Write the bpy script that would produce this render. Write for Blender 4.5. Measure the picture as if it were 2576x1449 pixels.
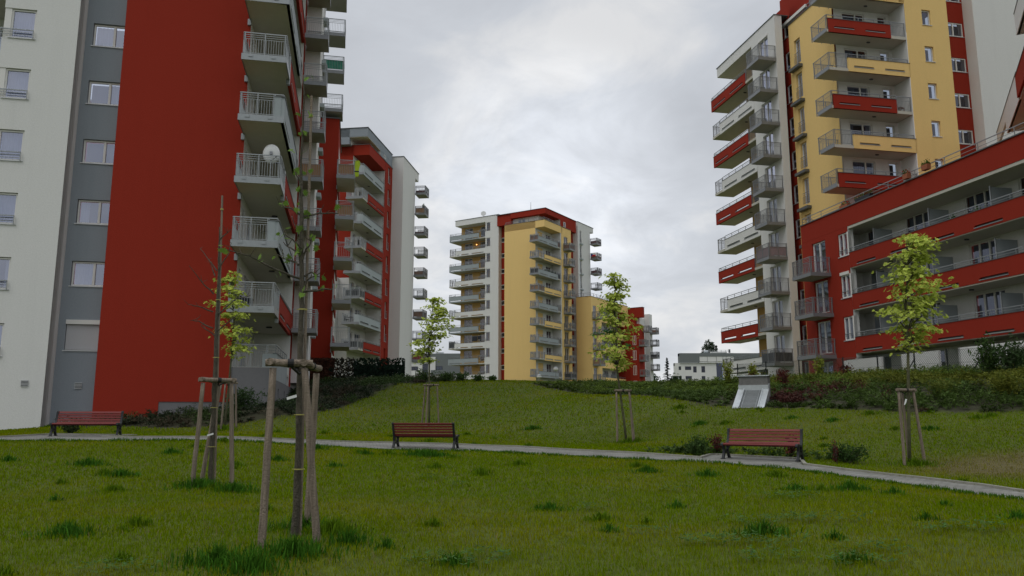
import bpy, math, random
import numpy as np
from mathutils import Vector, Matrix
R = math.radians
for o in list(bpy.data.objects): bpy.data.objects.remove(o)
SC = bpy.context.scene
COL = SC.collection
# ------------------------------------------------------------------ camera
cam_d = bpy.data.cameras.new("camera"); cam = bpy.data.objects.new("camera", cam_d); COL.objects.link(cam)
cam_d.sensor_width = 36.0; cam_d.lens = 36.0*1975/2576; cam_d.clip_start = .1; cam_d.clip_end = 6000
cam.location = (0, 0, 1.6); cam.rotation_euler = (R(90)+math.atan(323.5/1975.0), 0, 0)
SC.camera = cam
# ------------------------------------------------------------------ sky, sun, exposure
SUN_EL, SUN_AZ = 52, 225          # high, veiled by cloud, behind the camera and to its left
W = bpy.data.worlds.new("World"); SC.world = W; W.use_nodes = True
nt = W.node_tree; nt.nodes.clear()
def wn(t, **k):
    n = nt.nodes.new(t)
    for a, b in k.items(): setattr(n, a, b)
    return n
out = wn('ShaderNodeOutputWorld'); bg = wn('ShaderNodeBackground'); nt.links.new(bg.outputs[0], out.inputs[0])
bg.inputs[1].default_value = 0.1
sky = wn('ShaderNodeTexSky', sky_type='NISHITA'); sky.sun_disc = False
sky.sun_elevation = R(SUN_EL); sky.sun_rotation = R(SUN_AZ); sky.air_density = 1.2; sky.dust_density = 3
tc = wn('ShaderNodeTexCoord'); sep = wn('ShaderNodeSeparateXYZ'); nt.links.new(tc.outputs['Generated'], sep.inputs[0])
def wm(op, a, b=None, c=None):
    n = wn('ShaderNodeMath', operation=op)
    for i, v in enumerate((a, b, c)):
        if v is None: continue
        if isinstance(v, (int, float)): n.inputs[i].default_value = v
        else: nt.links.new(v, n.inputs[i])
    return n.outputs[0]
zc = wm('ADD', wm('MAXIMUM', sep.outputs[2], 0.0), 0.30)
px = wm('DIVIDE', sep.outputs[0], zc); py = wm('DIVIDE', sep.outputs[1], zc)
cmb = wn('ShaderNodeCombineXYZ'); nt.links.new(px, cmb.inputs[0]); nt.links.new(py, cmb.inputs[1])
def cloud(scale, det, rough, dist, off):
    mp = wn('ShaderNodeMapping'); nt.links.new(cmb.outputs[0], mp.inputs[0]); mp.inputs[1].default_value = off; mp.inputs[2].default_value = (0, 0, R(-20)); mp.inputs[3].default_value = (1, 1.0, 1)
    n = wn('ShaderNodeTexNoise'); nt.links.new(mp.outputs[0], n.inputs['Vector']); n.inputs['Scale'].default_value = scale
    n.inputs['Detail'].default_value = det; n.inputs['Roughness'].default_value = rough; n.inputs['Distortion'].default_value = dist
    return n.outputs[0]
n1 = cloud(1.5, 4, .45, .5, (2.3, 5.1, 0)); n2 = cloud(4.2, 6, .58, .5, (7, 1, 3))
cl = wm('ADD', wm('MULTIPLY', n1, .62), wm('MULTIPLY', n2, .38))
ramp = wn('ShaderNodeValToRGB'); nt.links.new(cl, ramp.inputs[0])
e = ramp.color_ramp.elements
e[0].position = .40; e[0].color = (6.0, 6.25, 6.7, 1)
e[1].position = .60; e[1].color = (8.6, 8.65, 8.75, 1)
m = e.new(.50); m.color = (6.8, 7.1, 7.6, 1)
# a break of thinner, brighter cloud low over the middle tower; brighter overhead as under any overcast
vm = wn('ShaderNodeVectorMath', operation='DOT_PRODUCT'); nt.links.new(tc.outputs['Generated'], vm.inputs[0])
az, el = R(2.5), R(15.5); vm.inputs[1].default_value = (math.sin(az)*math.cos(el), math.cos(az)*math.cos(el), math.sin(el))
glow = wn('ShaderNodeMapRange'); nt.links.new(vm.outputs['Value'], glow.inputs[0]); glow.inputs[1].default_value = .975; glow.inputs[2].default_value = 1.0
glow.inputs[3].default_value = 0; glow.inputs[4].default_value = 1.0; glow.interpolation_type = 'SMOOTHSTEP'
hor = wn('ShaderNodeMapRange'); nt.links.new(sep.outputs[2], hor.inputs[0]); hor.inputs[1].default_value = 0.0; hor.inputs[2].default_value = .28; hor.inputs[3].default_value = .10; hor.inputs[4].default_value = 0
zen = wn('ShaderNodeMapRange'); nt.links.new(sep.outputs[2], zen.inputs[0]); zen.inputs[1].default_value = .50; zen.inputs[2].default_value = .95; zen.inputs[3].default_value = 0; zen.inputs[4].default_value = .9
n3 = cloud(3.4, 6, .58, .5, (4, 8, 1)); gm_ = wn('ShaderNodeMapRange'); nt.links.new(n3, gm_.inputs[0]); gm_.inputs[1].default_value = .36; gm_.inputs[2].default_value = .6; gm_.inputs[3].default_value = .12; gm_.inputs[4].default_value = .45
gain = wm('ADD', wm('ADD', wm('ADD', 1.0, wm('MULTIPLY', glow.outputs[0], gm_.outputs[0])), hor.outputs[0]), zen.outputs[0])
vs = wn('ShaderNodeVectorMath', operation='SCALE'); nt.links.new(ramp.outputs[0], vs.inputs[0]); nt.links.new(gain, vs.inputs['Scale'])
mx = wn('ShaderNodeMixRGB'); mx.inputs[0].default_value = .93; nt.links.new(sky.outputs[0], mx.inputs[1]); nt.links.new(vs.outputs[0], mx.inputs[2])
nt.links.new(mx.outputs[0], bg.inputs[0])
sd = bpy.data.lights.new("sun", 'SUN'); sd.energy = .6; sd.angle = R(25); sd.color = (1, .96, .9)
so = bpy.data.objects.new("sun", sd); COL.objects.link(so)
d = Vector((math.sin(R(SUN_AZ))*math.cos(R(SUN_EL)), math.cos(R(SUN_AZ))*math.cos(R(SUN_EL)), math.sin(R(SUN_EL))))
so.rotation_euler = d.to_track_quat('Z', 'Y').to_euler(); so.location = (0, -20, 60)
SC.view_settings.view_transform = 'Standard'; SC.view_settings.look = 'None'; SC.view_settings.gamma = 1
SC.view_settings.use_curve_mapping = False; SC.view_settings.exposure = -0.15
SC.cycles.use_denoising = True
SC.cycles.max_bounces = 5; SC.cycles.transparent_max_bounces = 12

# ------------------------------------------------------------------ materials
def mat(name, col, rough=.8, metal=0, spec=.3, noise=None, bump=None, attr=None, stain=0):
    m = bpy.data.materials.new(name); m.use_nodes = True; t = m.node_tree; b = t.nodes['Principled BSDF']
    b.inputs['Roughness'].default_value = rough; b.inputs['Metallic'].default_value = metal; b.inputs['Specular IOR Level'].default_value = spec
    b.inputs['Base Color'].default_value = (*col, 1)
    src = None
    tcn = t.nodes.new('ShaderNodeTexCoord')
    if attr:
        a = t.nodes.new('ShaderNodeAttribute'); a.attribute_name = attr; src = a.outputs['Color']
    if noise:
        sc, amt = noise[:2]
        n = t.nodes.new('ShaderNodeTexNoise'); n.inputs['Scale'].default_value = sc; n.inputs['Detail'].default_value = 6; n.inputs['Roughness'].default_value = .65
        mp = t.nodes.new('ShaderNodeMapping'); t.links.new(tcn.outputs['Object'], mp.inputs[0])
        if len(noise) > 2: mp.inputs[3].default_value = noise[2]
        t.links.new(mp.outputs[0], n.inputs['Vector'])
        r = t.nodes.new('ShaderNodeMapRange'); r.inputs[1].default_value = .25; r.inputs[2].default_value = .75; r.inputs[3].default_value = 1-amt; r.inputs[4].default_value = 1+amt
        t.links.new(n.outputs[0], r.inputs[0])
        v = t.nodes.new('ShaderNodeVectorMath'); v.operation = 'SCALE'; t.links.new(r.outputs[0], v.inputs['Scale'])
        if src: t.links.new(src, v.inputs[0])
        else: v.inputs[0].default_value = col
        src = v.outputs[0]
    if stain:
        n = t.nodes.new('ShaderNodeTexNoise'); n.inputs['Scale'].default_value = 1.0; n.inputs['Detail'].default_value = 8; n.inputs['Roughness'].default_value = .7
        mp = t.nodes.new('ShaderNodeMapping'); t.links.new(tcn.outputs['Object'], mp.inputs[0]); mp.inputs[3].default_value = (1.6, 1.6, .13)
        t.links.new(mp.outputs[0], n.inputs['Vector'])
        r = t.nodes.new('ShaderNodeMapRange'); r.inputs[1].default_value = .5; r.inputs[2].default_value = .75; r.inputs[3].default_value = 1; r.inputs[4].default_value = 1-stain
        t.links.new(n.outputs[0], r.inputs[0])
        v = t.nodes.new('ShaderNodeVectorMath'); v.operation = 'SCALE'; t.links.new(r.outputs[0], v.inputs['Scale']); t.links.new(src, v.inputs[0]); src = v.outputs[0]
    if src: t.links.new(src, b.inputs['Base Color'])
    if bump:
        n = t.nodes.new('ShaderNodeTexNoise'); n.inputs['Scale'].default_value = bump[0]; n.inputs['Detail'].default_value = 4
        t.links.new(tcn.outputs['Object'], n.inputs['Vector'])
        bp = t.nodes.new('ShaderNodeBump'); bp.inputs['Strength'].default_value = bump[1]; bp.inputs['Distance'].default_value = .02
        t.links.new(n.outputs[0], bp.inputs['Height']); t.links.new(bp.outputs[0], b.inputs['Normal'])
    return m
def plaster(n, c): return mat(n, c, .9, spec=.15, noise=(14, .06), bump=(45, .5), stain=.05)
M = dict(
 white=plaster('white_plaster', (.665, .665, .645)), red=plaster('red_plaster', (.275, .027, .014)), yellow=plaster('yellow_plaster', (.78, .55, .22)),
 grey=plaster('grey_plaster', (.26, .29, .32)), dgrey=plaster('plinth_plaster', (.17, .17, .175)), lgrey=plaster('pale_grey_plaster', (.36, .40, .41)),
 ochre=plaster('ochre_plaster', (.55, .35, .13)), ptgrey=mat('parapet_grey', (.30, .335, .345), .7, noise=(3, .07), stain=.08),
 under=mat('slab_underside', (.33, .325, .29), .9, noise=(2, .06)), soffit=mat('soffit_paint', (.47, .455, .39), .9, noise=(2, .05)), slab=mat('slab_edge', (.27, .29, .30), .7, noise=(4, .1)),
 steel=mat('galvanised_steel', (.29, .31, .315), .45, .6, noise=(8, .1)), dsteel=mat('grey_steel', (.24, .25, .26), .5, .5, noise=(8, .1)),
 frame=mat('window_frame', (.68, .67, .64), .4), dframe=mat('dark_window_frame', (.035, .038, .045), .4), sill=mat('sill_metal', (.55, .56, .57), .5, .3),
 cap=mat('coping_metal', (.13, .14, .145), .5, .4), inside=mat('interior_shade', (.05, .045, .045), .9), curtain=mat('curtain_cloth', (.30, .31, .36), .9, noise=(9, .25, (9, 9, .4))),  # the interior colour holds the shade of unlit rooms and the vent
 shutter=mat('roller_shutter', (.62, .62, .64), .6), bamboo=mat('bamboo_mat', (.34, .19, .095), .8, noise=(12, .4, (5, 5, .15))), greencloth=mat('green_cloth', (.02, .22, .14), .8, noise=(5, .4)),
 pinkcloth=mat('pink_cloth', (.36, .25, .26), .8, noise=(6, .15)), darkmesh=mat('dark_screen', (.05, .055, .06), .8), redcloth=mat('red_slats', (.30, .05, .05), .8, noise=(9, .3, (6, 6, .2))), brownpanel=mat('brown_panel', (.22, .12, .08), .7, noise=(6, .2)),
 maroon=mat('maroon_panel', (.10, .03, .035), .6), bwood=mat('bench_red_wood', (.15, .020, .017), .5, spec=.3, noise=(4, .28, (1, 14, 14)), bump=(30, .2)), iron=mat('cast_iron', (.022, .024, .026), .5, .4, noise=(12, .2)),
 stake=mat('weathered_timber', (.205, .165, .125), .85, noise=(3, .5, (14, 14, .9)), bump=(60, .9), stain=.35), strap=mat('rubber_strap', (.015, .015, .015), .7),
 bark=mat('bark', (.075, .066, .048), .9, noise=(10, .6, (4, 4, 1.5)), bump=(60, 1.0), stain=.3), barkgreen=mat('young_bark', (.085, .085, .045), .9, noise=(14, .4), bump=(40, .5)), tie=mat('yellow_tie', (.36, .33, .10), .6), tag=mat('plastic_tag', (.75, .77, .75), .5),
 leaf=mat('leaf', (.1, .2, .05), .7, spec=.12, attr='Col'), grass=mat('grass_blade', (.1, .2, .05), 1, spec=0, attr='Col'), needle=mat('conifer_needles', (.02, .045, .025), .8, attr='Col'),
 kerb=mat('kerb_concrete', (.26, .255, .215), .9, noise=(7, .22), bump=(35, .5)), concrete=mat('concrete', (.16, .158, .15), .9, noise=(6, .2), bump=(30, .5)), zinc=mat('zinc_sheet', (.46, .49, .50), .4, .55, noise=(3, .18)),
 terracotta=mat('terracotta', (.30, .10, .05), .8), petal=mat('red_petals', (.55, .02, .02), .6), black=mat('black_plastic', (.015, .017, .022), .5), dish=mat('dish_enamel', (.62, .63, .62), .4),
 frosted=mat('frosted_glass', (.27, .30, .31), .25, spec=.5), lampglass=mat('lamp_glass', (.7, .7, .68), .3), ogrey=plaster('office_grey_cladding', (.16, .175, .175)), fpost=mat('fence_post', (.012, .016, .014), .5), wire=mat('fence_wire', (.10, .12, .11), .5, .4), hivis=mat('yellow_cloth', (.45, .60, .03), .7),
)
def leafmat(m, tr=.35):
    t = m.node_tree; b = t.nodes['Principled BSDF']; o = t.nodes['Material Output']
    tl = t.nodes.new('ShaderNodeBsdfTranslucent'); mxs = t.nodes.new('ShaderNodeMixShader'); mxs.inputs[0].default_value = tr
    a = [n for n in t.nodes if n.type == 'ATTRIBUTE'][0]; t.links.new(a.outputs['Color'], tl.inputs[0])
    t.links.new(b.outputs[0], mxs.inputs[1]); t.links.new(tl.outputs[0], mxs.inputs[2]); t.links.new(mxs.outputs[0], o.inputs[0])
leafmat(M['leaf']); leafmat(M['grass'], .3)
def glassmat(name, tint, clear):
    m = bpy.data.materials.new(name); m.use_nodes = True; t = m.node_tree; t.nodes.clear()
    if name == 'dark_glass': pw_ = .28
    else: pw_ = .85
    o = t.nodes.new('ShaderNodeOutputMaterial'); g = t.nodes.new('ShaderNodeBsdfGlossy'); g.inputs['Roughness'].default_value = .02; g.inputs[0].default_value = (.80, .84, 1.0, 1)
    tr = t.nodes.new('ShaderNodeBsdfTransparent'); tr.inputs[0].default_value = (*tint, 1)
    ly = t.nodes.new('ShaderNodeLayerWeight'); ly.inputs[0].default_value = .35
    mr = t.nodes.new('ShaderNodeMapRange'); mr.inputs[3].default_value = 1-clear; mr.inputs[4].default_value = pw_; t.links.new(ly.outputs['Facing'], mr.inputs[0])
    n = t.nodes.new('ShaderNodeTexNoise'); n.inputs['Scale'].default_value = .8; tcn = t.nodes.new('ShaderNodeTexCoord'); t.links.new(tcn.outputs['Object'], n.inputs['Vector'])
    bp = t.nodes.new('ShaderNodeBump'); bp.inputs['Strength'].default_value = .12; bp.inputs['Distance'].default_value = .05; t.links.new(n.outputs[0], bp.inputs['Height']); t.links.new(bp.outputs[0], g.inputs['Normal'])
    mi = t.nodes.new('ShaderNodeMixShader'); t.links.new(mr.outputs[0], mi.inputs[0]); t.links.new(tr.outputs[0], mi.inputs[1]); t.links.new(g.outputs[0], mi.inputs[2]); t.links.new(mi.outputs[0], o.inputs[0])
    return m
M['glass'] = glassmat('window_glass', (.75, .8, .9), .72)
M['cglass'] = glassmat('dark_glass', (.45, .5, .58), .93)
# roller shutter slats
t = M['shutter'].node_tree; w = t.nodes.new('ShaderNodeTexWave'); w.bands_direction = 'Z'; w.inputs['Scale'].default_value = 8; tcn = t.nodes.new('ShaderNodeTexCoord'); t.links.new(tcn.outputs['Object'], w.inputs[0])
bp = t.nodes.new('ShaderNodeBump'); bp.inputs['Strength'].default_value = .8; bp.inputs['Distance'].default_value = .03; t.links.new(w.outputs[1], bp.inputs['Height']); t.links.new(bp.outputs[0], t.nodes['Principled BSDF'].inputs['Normal'])
M['bulb'] = bpy.data.materials.new('lit_bulb'); M['bulb'].use_nodes = True
b_ = M['bulb'].node_tree.nodes['Principled BSDF']; b_.inputs['Emission Color'].default_value = (1, .35, .08, 1); b_.inputs['Emission Strength'].default_value = 6
# pavers
def pavers():
    m = mat('concrete_pavers', (.36, .36, .34), .9, bump=(40, .4)); t = m.node_tree; b = t.nodes['Principled BSDF']
    br = t.nodes.new('ShaderNodeTexBrick'); tcn = t.nodes.new('ShaderNodeTexCoord'); mp = t.nodes.new('ShaderNodeMapping'); mp.inputs[2].default_value = (0, 0, R(-12)); t.links.new(tcn.outputs['Object'], mp.inputs[0]); t.links.new(mp.outputs[0], br.inputs[0])
    br.inputs['Scale'].default_value = 1; br.inputs['Brick Width'].default_value = .2; br.inputs['Row Height'].default_value = .1; br.inputs['Mortar Size'].default_value = .008
    br.inputs['Color1'].default_value = (.24, .24, .22, 1); br.inputs['Color2'].default_value = (.18, .18, .165, 1); br.inputs['Mortar'].default_value = (.10, .10, .08, 1)
    n = t.nodes.new('ShaderNodeTexNoise'); n.inputs['Scale'].default_value = 1.6; n.inputs['Detail'].default_value = 7; t.links.new(tcn.outputs['Object'], n.inputs['Vector'])
    r = t.nodes.new('ShaderNodeMapRange'); r.inputs[1].default_value = .3; r.inputs[2].default_value = .7; r.inputs[3].default_value = .78; r.inputs[4].default_value = 1.15; t.links.new(n.outputs[0], r.inputs[0])
    v = t.nodes.new('ShaderNodeVectorMath'); v.operation = 'SCALE'; t.links.new(br.outputs[0], v.inputs[0]); t.links.new(r.outputs[0], v.inputs['Scale']); t.links.new(v.outputs[0], b.inputs['Base Color'])
    return m
M['paver'] = pavers()

# ------------------------------------------------------------------ mesh helpers
class MB:
    def __init__(s): s.v = []; s.f = []; s.c = []
    def quad(s, a, b, c, d): n = len(s.v); s.v += [a, b, c, d]; s.f.append((n, n+1, n+2, n+3))
    def box(s, x0, x1, y0, y1, z0, z1):
        n = len(s.v)
        s.v += [(x0,y0,z0),(x1,y0,z0),(x1,y1,z0),(x0,y1,z0),(x0,y0,z1),(x1,y0,z1),(x1,y1,z1),(x0,y1,z1)]
        s.f += [(n,n+3,n+2,n+1),(n+4,n+5,n+6,n+7),(n,n+1,n+5,n+4),(n+1,n+2,n+6,n+5),(n+2,n+3,n+7,n+6),(n+3,n,n+4,n+7)]
        return s
    def bar(s, a, b, w, h=None):
        """square bar from a to b"""
        h = h or w; a = Vector(a); b = Vector(b); d = (b-a)
        if d.length < 1e-6: return s
        d.normalize(); up = Vector((0,0,1)) if abs(d.z) < .95 else Vector((0,1,0)); r = d.cross(up).normalized()*w/2; u = r.cross(d).normalized()*h/2
        n = len(s.v)
        for p in (a, b):
            for q in (-r-u, r-u, r+u, -r+u): s.v.append(tuple(p+q))
        s.f += [(n,n+1,n+2,n+3),(n+7,n+6,n+5,n+4)]+[(n+i, n+4+i, n+4+(i+1)%4, n+(i+1)%4) for i in range(4)]
        return s
    def tube(s, pts, rad, seg=8, cap=True):
        pts = [Vector(p) for p in pts]; n0 = len(s.v); k = len(pts)
        rad = rad if isinstance(rad, (list, tuple)) else [rad]*k
        pr = None
        for i, p in enumerate(pts):
            d = (pts[min(i+1,k-1)]-pts[max(i-1,0)]).normalized()
            if pr is None: r = d.orthogonal().normalized()
            else: r = (pr - d*pr.dot(d)).normalized()
            pr = r; u = d.cross(r)
            for j in range(seg):
                a = 2*math.pi*j/seg; s.v.append(tuple(p+(r*math.cos(a)+u*math.sin(a))*rad[i]))
        for i in range(k-1):
            for j in range(seg):
                a = n0+i*seg+j; b = n0+i*seg+(j+1)%seg; s.f.append((a, b, b+seg, a+seg))
        if cap: s.f.append(tuple(range(n0+seg-1, n0-1, -1))); s.f.append(tuple(range(n0+(k-1)*seg, n0+k*seg)))
        return s
    def prism(s, prof, axis, a, b):
        """2D outline extruded along axis 'x' (prof in y,z), 'y' (x,z) or 'z' (x,y) from a to b"""
        def P(p, t): return (t, p[0], p[1]) if axis == 'x' else ((p[0], t, p[1]) if axis == 'y' else (p[0], p[1], t))
        n = len(s.v); k = len(prof); s.v += [P(p, a) for p in prof]+[P(p, b) for p in prof]
        s.f += [tuple(range(n, n+k)), tuple(range(n+2*k-1, n+k-1, -1))]+[(n+i, n+k+i, n+k+(i+1)%k, n+(i+1)%k) for i in range(k)]
        return s
    def ball(s, c, r, seg=10, sz=1):
        n0 = len(s.v); rg = seg//2
        for i in range(rg+1):
            t = math.pi*i/rg
            for j in range(seg):
                a = 2*math.pi*j/seg; s.v.append((c[0]+r*math.sin(t)*math.cos(a), c[1]+r*math.sin(t)*math.sin(a), c[2]+r*sz*math.cos(t)))
        for i in range(rg):
            for j in range(seg): a = n0+i*seg+j; b = n0+i*seg+(j+1)%seg; s.f.append((a, a+seg, b+seg, b))
        return s
def mesh_obj(name, v, f, material, parent=None, col=None, smooth=False):
    me = bpy.data.meshes.new(name); me.from_pydata(v, [], f)
    if col is not None:
        a = me.color_attributes.new('Col', 'FLOAT_COLOR', 'POINT'); a.data.foreach_set('color', np.asarray(col, dtype=np.float32).ravel())
    me.materials.append(material)
    if smooth: me.polygons.foreach_set('use_smooth', [True]*len(me.polygons))
    me.update()
    o = bpy.data.objects.new(name, me); COL.objects.link(o)
    if parent: o.parent = parent
    return o
def np_mesh(name, V, F, material, col=None, parent=None):
    """V (n,3), F (m,k) numpy"""
    me = bpy.data.meshes.new(name); m, k = F.shape
    me.vertices.add(len(V)); me.vertices.foreach_set('co', V.astype(np.float32).ravel())
    me.loops.add(m*k); me.loops.foreach_set('vertex_index', F.astype(np.int32).ravel())
    me.polygons.add(m); me.polygons.foreach_set('loop_start', np.arange(0, m*k, k, dtype=np.int32))
    me.update(calc_edges=True)
    if col is not None:
        a = me.color_attributes.new('Col', 'FLOAT_COLOR', 'POINT'); c4 = np.ones((len(V), 4), np.float32); c4[:, :3] = col; a.data.foreach_set('color', c4.ravel())
    me.materials.append(material)
    o = bpy.data.objects.new(name, me); COL.objects.link(o)
    if parent: o.parent = parent
    return o
def tag(o, label=None, cat=None, group=None, kind=None):
    if label: o['label'] = label
    if cat: o['category'] = cat
    if group: o['group'] = group
    if kind: o['kind'] = kind
    return o
def thing(name, label, cat, loc=(0,0,0), rz=0, group=None):
    o = bpy.data.objects.new(name, None); COL.objects.link(o); o.location = loc; o.rotation_euler = (0,0,R(rz)); o.empty_display_size = .2
    return tag(o, label, cat, group)
def copy_tree(o, parent=None):
    c = o.copy(); COL.objects.link(c); c.parent = parent
    for ch in list(o.children): copy_tree(ch, c)
    return c

# ------------------------------------------------------------------ terrain
GP = np.array([(-3.30,6.90,0.28),(0.00,6.90,0.28),(3.23,6.60,0.34),(-2.07,7.90,0.38),(-4.94,13.20,0.45),(0.00,10.60,0.31),(3.20,9.20,0.35),(5.41,8.60,0.43),(-7.92,12.50,0.37),(-13.00,20.30,1.00),(-12.48,23.60,1.00),(-14.79,25.00,1.04),(-7.05,20.60,0.96),(-7.84,22.90,0.99),(-3.40,22.60,0.68),(-1.57,22.60,0.66),(-2.79,25.20,0.80),(0.12,20.60,0.62),(0.14,23.40,0.71),(2.92,18.90,0.58),(3.30,21.30,0.63),(4.36,17.90,0.58),(4.92,20.20,0.56),(5.76,19.00,0.53),(5.73,16.30,0.50),(6.70,19.00,0.53),(6.93,13.90,0.36),(8.19,16.40,0.36),(7.65,12.10,0.33),(8.87,14.00,0.28),(-11.00,30.00,1.04),(-3.39,33.50,1.12),(3.92,28.00,0.71),(9.57,19.30,0.43),(9.04,30.50,1.89),(7.04,32.50,2.21),(3.93,37.00,2.48),(10.87,28.50,1.85),(13.41,26.50,1.74),(16.10,25.00,1.75),(0.00,40.00,2.35),(0.00,47.00,3.61),(-3.93,46.50,3.56),(-5.26,44.00,3.19),(4.91,46.00,3.29),(7.83,43.00,2.95),(8.69,40.00,2.81),(11.71,38.00,2.86),(14.73,36.00,3.09),(17.36,34.00,3.16),(18.77,32.00,3.16),(19.51,30.00,3.14),(-7.13,42.00,2.81),(-7.89,36.00,1.92),(-8.84,33.50,1.70),(-10.35,32.00,1.44),(-13.28,30.00,1.13),(-18.01,36.50,1.44),(-21.32,36.00,1.09),(-23.11,36.00,1.00),(-6.15,44.00,3.41),(-9.92,33.70,1.95),(-12.67,35.18,1.90),(-15.65,34.78,1.60),(-20.16,33.86,1.10),(-26.98,32.27,1.00),(-11.31,40.56,2.30),(-12.51,46.44,3.00),(-13.12,54.48,4.20),(-30.76,50.89,3.20),(21.17,61.45,4.40),(19.38,70.27,4.50),(20.81,53.22,4.20),(22.40,45.38,3.90),(23.80,38.52,3.80),(33.22,37.37,3.80),(27.23,66.77,5.00),(-60.00,60.00,3.50),(-30.00,80.00,5.00),(0.00,70.00,4.40),(20.00,80.00,4.80),(50.00,80.00,5.00),(-60.00,30.00,1.00),(-60.00,0.00,0.20),(60.00,20.00,3.00),(60.00,0.00,0.50),(0.00,0.00,-0.05),(-10.00,0.00,0.00),(10.00,0.00,-0.10),(0.00,-30.00,-0.60),(-60.00,-40.00,-0.60),(60.00,-40.00,-0.60),(-120.00,120.00,5.00),(0.00,130.00,5.00),(120.00,120.00,5.00),(120.00,0.00,2.00),(-120.00,0.00,1.00),(8.00,3.00,-0.05),(-8.00,3.00,0.10)])
def _solve():
    n = len(GP); X = GP[:, :2]; D = np.sqrt(((X[:,None]-X[None])**2).sum(-1)+.25)
    A = np.zeros((n+3, n+3)); A[:n,:n] = D-.02*np.eye(n); A[:n,n] = 1; A[:n,n+1:] = X; A[n,:n] = 1; A[n+1:,:n] = X.T
    b = np.zeros(n+3); b[:n] = GP[:,2]; return np.linalg.solve(A, b)
GW = _solve()
def gz(x, y):
    x = np.atleast_1d(np.asarray(x, float)); y = np.atleast_1d(np.asarray(y, float)); r = np.zeros(len(x))
    for i in range(0, len(x), 20000):
        a, b = x[i:i+20000], y[i:i+20000]
        D = np.sqrt((a[:,None]-GP[:,0])**2+(b[:,None]-GP[:,1])**2+.25); r[i:i+20000] = D@GW[:len(GP)]+GW[-3]+GW[-2]*a+GW[-1]*b
    rr = np.hypot(x, y-40); t = np.clip((rr-110)/120, 0, 1); t = t*t*(3-2*t)
    return r*(1-t)+4.6*t
def g1(x, y): return float(gz([x], [y])[0])
PATHF = [(-22,18.2),(-14.7,19.4),(-12.9,20.0),(-9.2,20.5),(-7.1,20.7),(-5.6,21.0),(-4.5,21.7),(-3.8,22.1),(-1.1,22.1),(0.1,21.1),(2.1,19.6),(3.7,18.3),(4.5,17.6),(5.2,17.0),(5.85,16.5),(6.45,15.75),(7.0,14.95),(7.55,13.5),(7.95,12.0),(8.25,10.5),(8.5,6)]
PATHB = [(-22,21.6),(-16.5,22.0),(-14.5,22.4),(-14.3,24.9),(-11.9,25.2),(-11.6,22.6),(-10.3,22.5),(-7.4,22.8),(-6.0,23.7),(-3.9,24.5),(-1.7,24.5),(0.2,23.4),(3.3,21.15),(4.75,20.1),(5.3,21.2),(7.1,19.9),(6.6,18.2),(7.1,17.4),(8.2,16.3),(8.75,15.1),(9.0,13.9),(9.3,12.0),(9.6,6)]
BEDL = [(-22,35.8),(-17,30.2),(-13.1,29.3),(-11.8,30.8),(-10.3,31.8),(-8.8,33.3),(-7.9,36.0),(-7.75,39.8),(-7.0,42.5),(-5.3,45.9),(-3.5,49),(-4.0,54),(-14,54),(-14,47),(-1.0,46.5),(-14.5,36.8),(-22,37.2)]
BEDL = [(-22,36.0),(-17,31.5),(-13.1,30.2),(-11.8,31.0),(-10.3,31.9),(-8.8,33.3),(-7.9,36.0),(-7.75,39.8),(-7.0,42.5),(-5.3,45.9),(-3.0,49),(-4.0,53),(-14,53),(-16,40),(-22,40)]
BEDR = [(1.0,46.8),(4.2,40.3),(6.3,36.1),(7.2,32.3),(8.38,31.1),(9.66,30.2),(10.9,28.6),(13.4,26.5),(14.9,25.6),(16.2,25.0),(20,23.5),(30,30),(27,40),(18,48),(5,51)]
def inside(px, py, poly):
    px = np.asarray(px); py = np.asarray(py); r = np.zeros(px.shape, bool); n = len(poly)
    for i in range(n):
        x0, y0 = poly[i]; x1, y1 = poly[(i+1)%n]
        if y0 == y1: continue
        c = ((y0 > py) != (y1 > py)) & (px < (x1-x0)*(py-y0)/(y1-y0)+x0); r ^= c
    return r
PATHPOLY = PATHF+PATHB[::-1]
def axis_pts(lo, hi, fine0, fine1, step):
    a = list(np.arange(fine0, fine1+1e-6, step)); s = step; v = fine1
    while v < hi: s *= 1.22; v += s; a.append(v)
    s = step; v = fine0; pre = []
    while v > lo: s *= 1.22; v -= s; pre.append(v)
    return np.array(pre[::-1]+a)
gx = axis_pts(-3500, 3500, -26, 26, .5); gy = axis_pts(-600, 4500, 2, 58, .5)
XX, YY = np.meshgrid(gx, gy); ZZ = gz(XX.ravel(), YY.ravel())
V = np.stack([XX.ravel(), YY.ravel(), ZZ], 1); nx = len(gx)
I, J = np.meshgrid(np.arange(nx-1), np.arange(len(gy)-1)); q = (J*nx+I).ravel(); F = np.stack([q, q+1, q+nx+1, q+nx], 1)
# soil colour: mown turf floor, bark mulch in the beds, a bald dry patch at the right
def soil(x, y):
    c = np.tile(np.array([.065, .088, .008]), (len(x), 1)); bed = inside(x, y, BEDL)|inside(x, y, BEDR); c[bed] = (.036, .036, .018); q = np.clip(1-np.hypot((x-11.8)/3.6, (y-18)/2.6), 0, 1)[:,None]; q = np.clip(q*1.8, 0, .85); c = c*(1-q)+np.array([.105,.085,.035])*q
    return c
M['ground'] = mat('lawn_soil', (.1, .1, .05), .95, attr='Col', noise=(5, .35), bump=(30, .6))
ground = np_mesh('ground', V, F, M['ground'], soil(V[:,0], V[:,1])); tag(ground, kind='structure')
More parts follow.
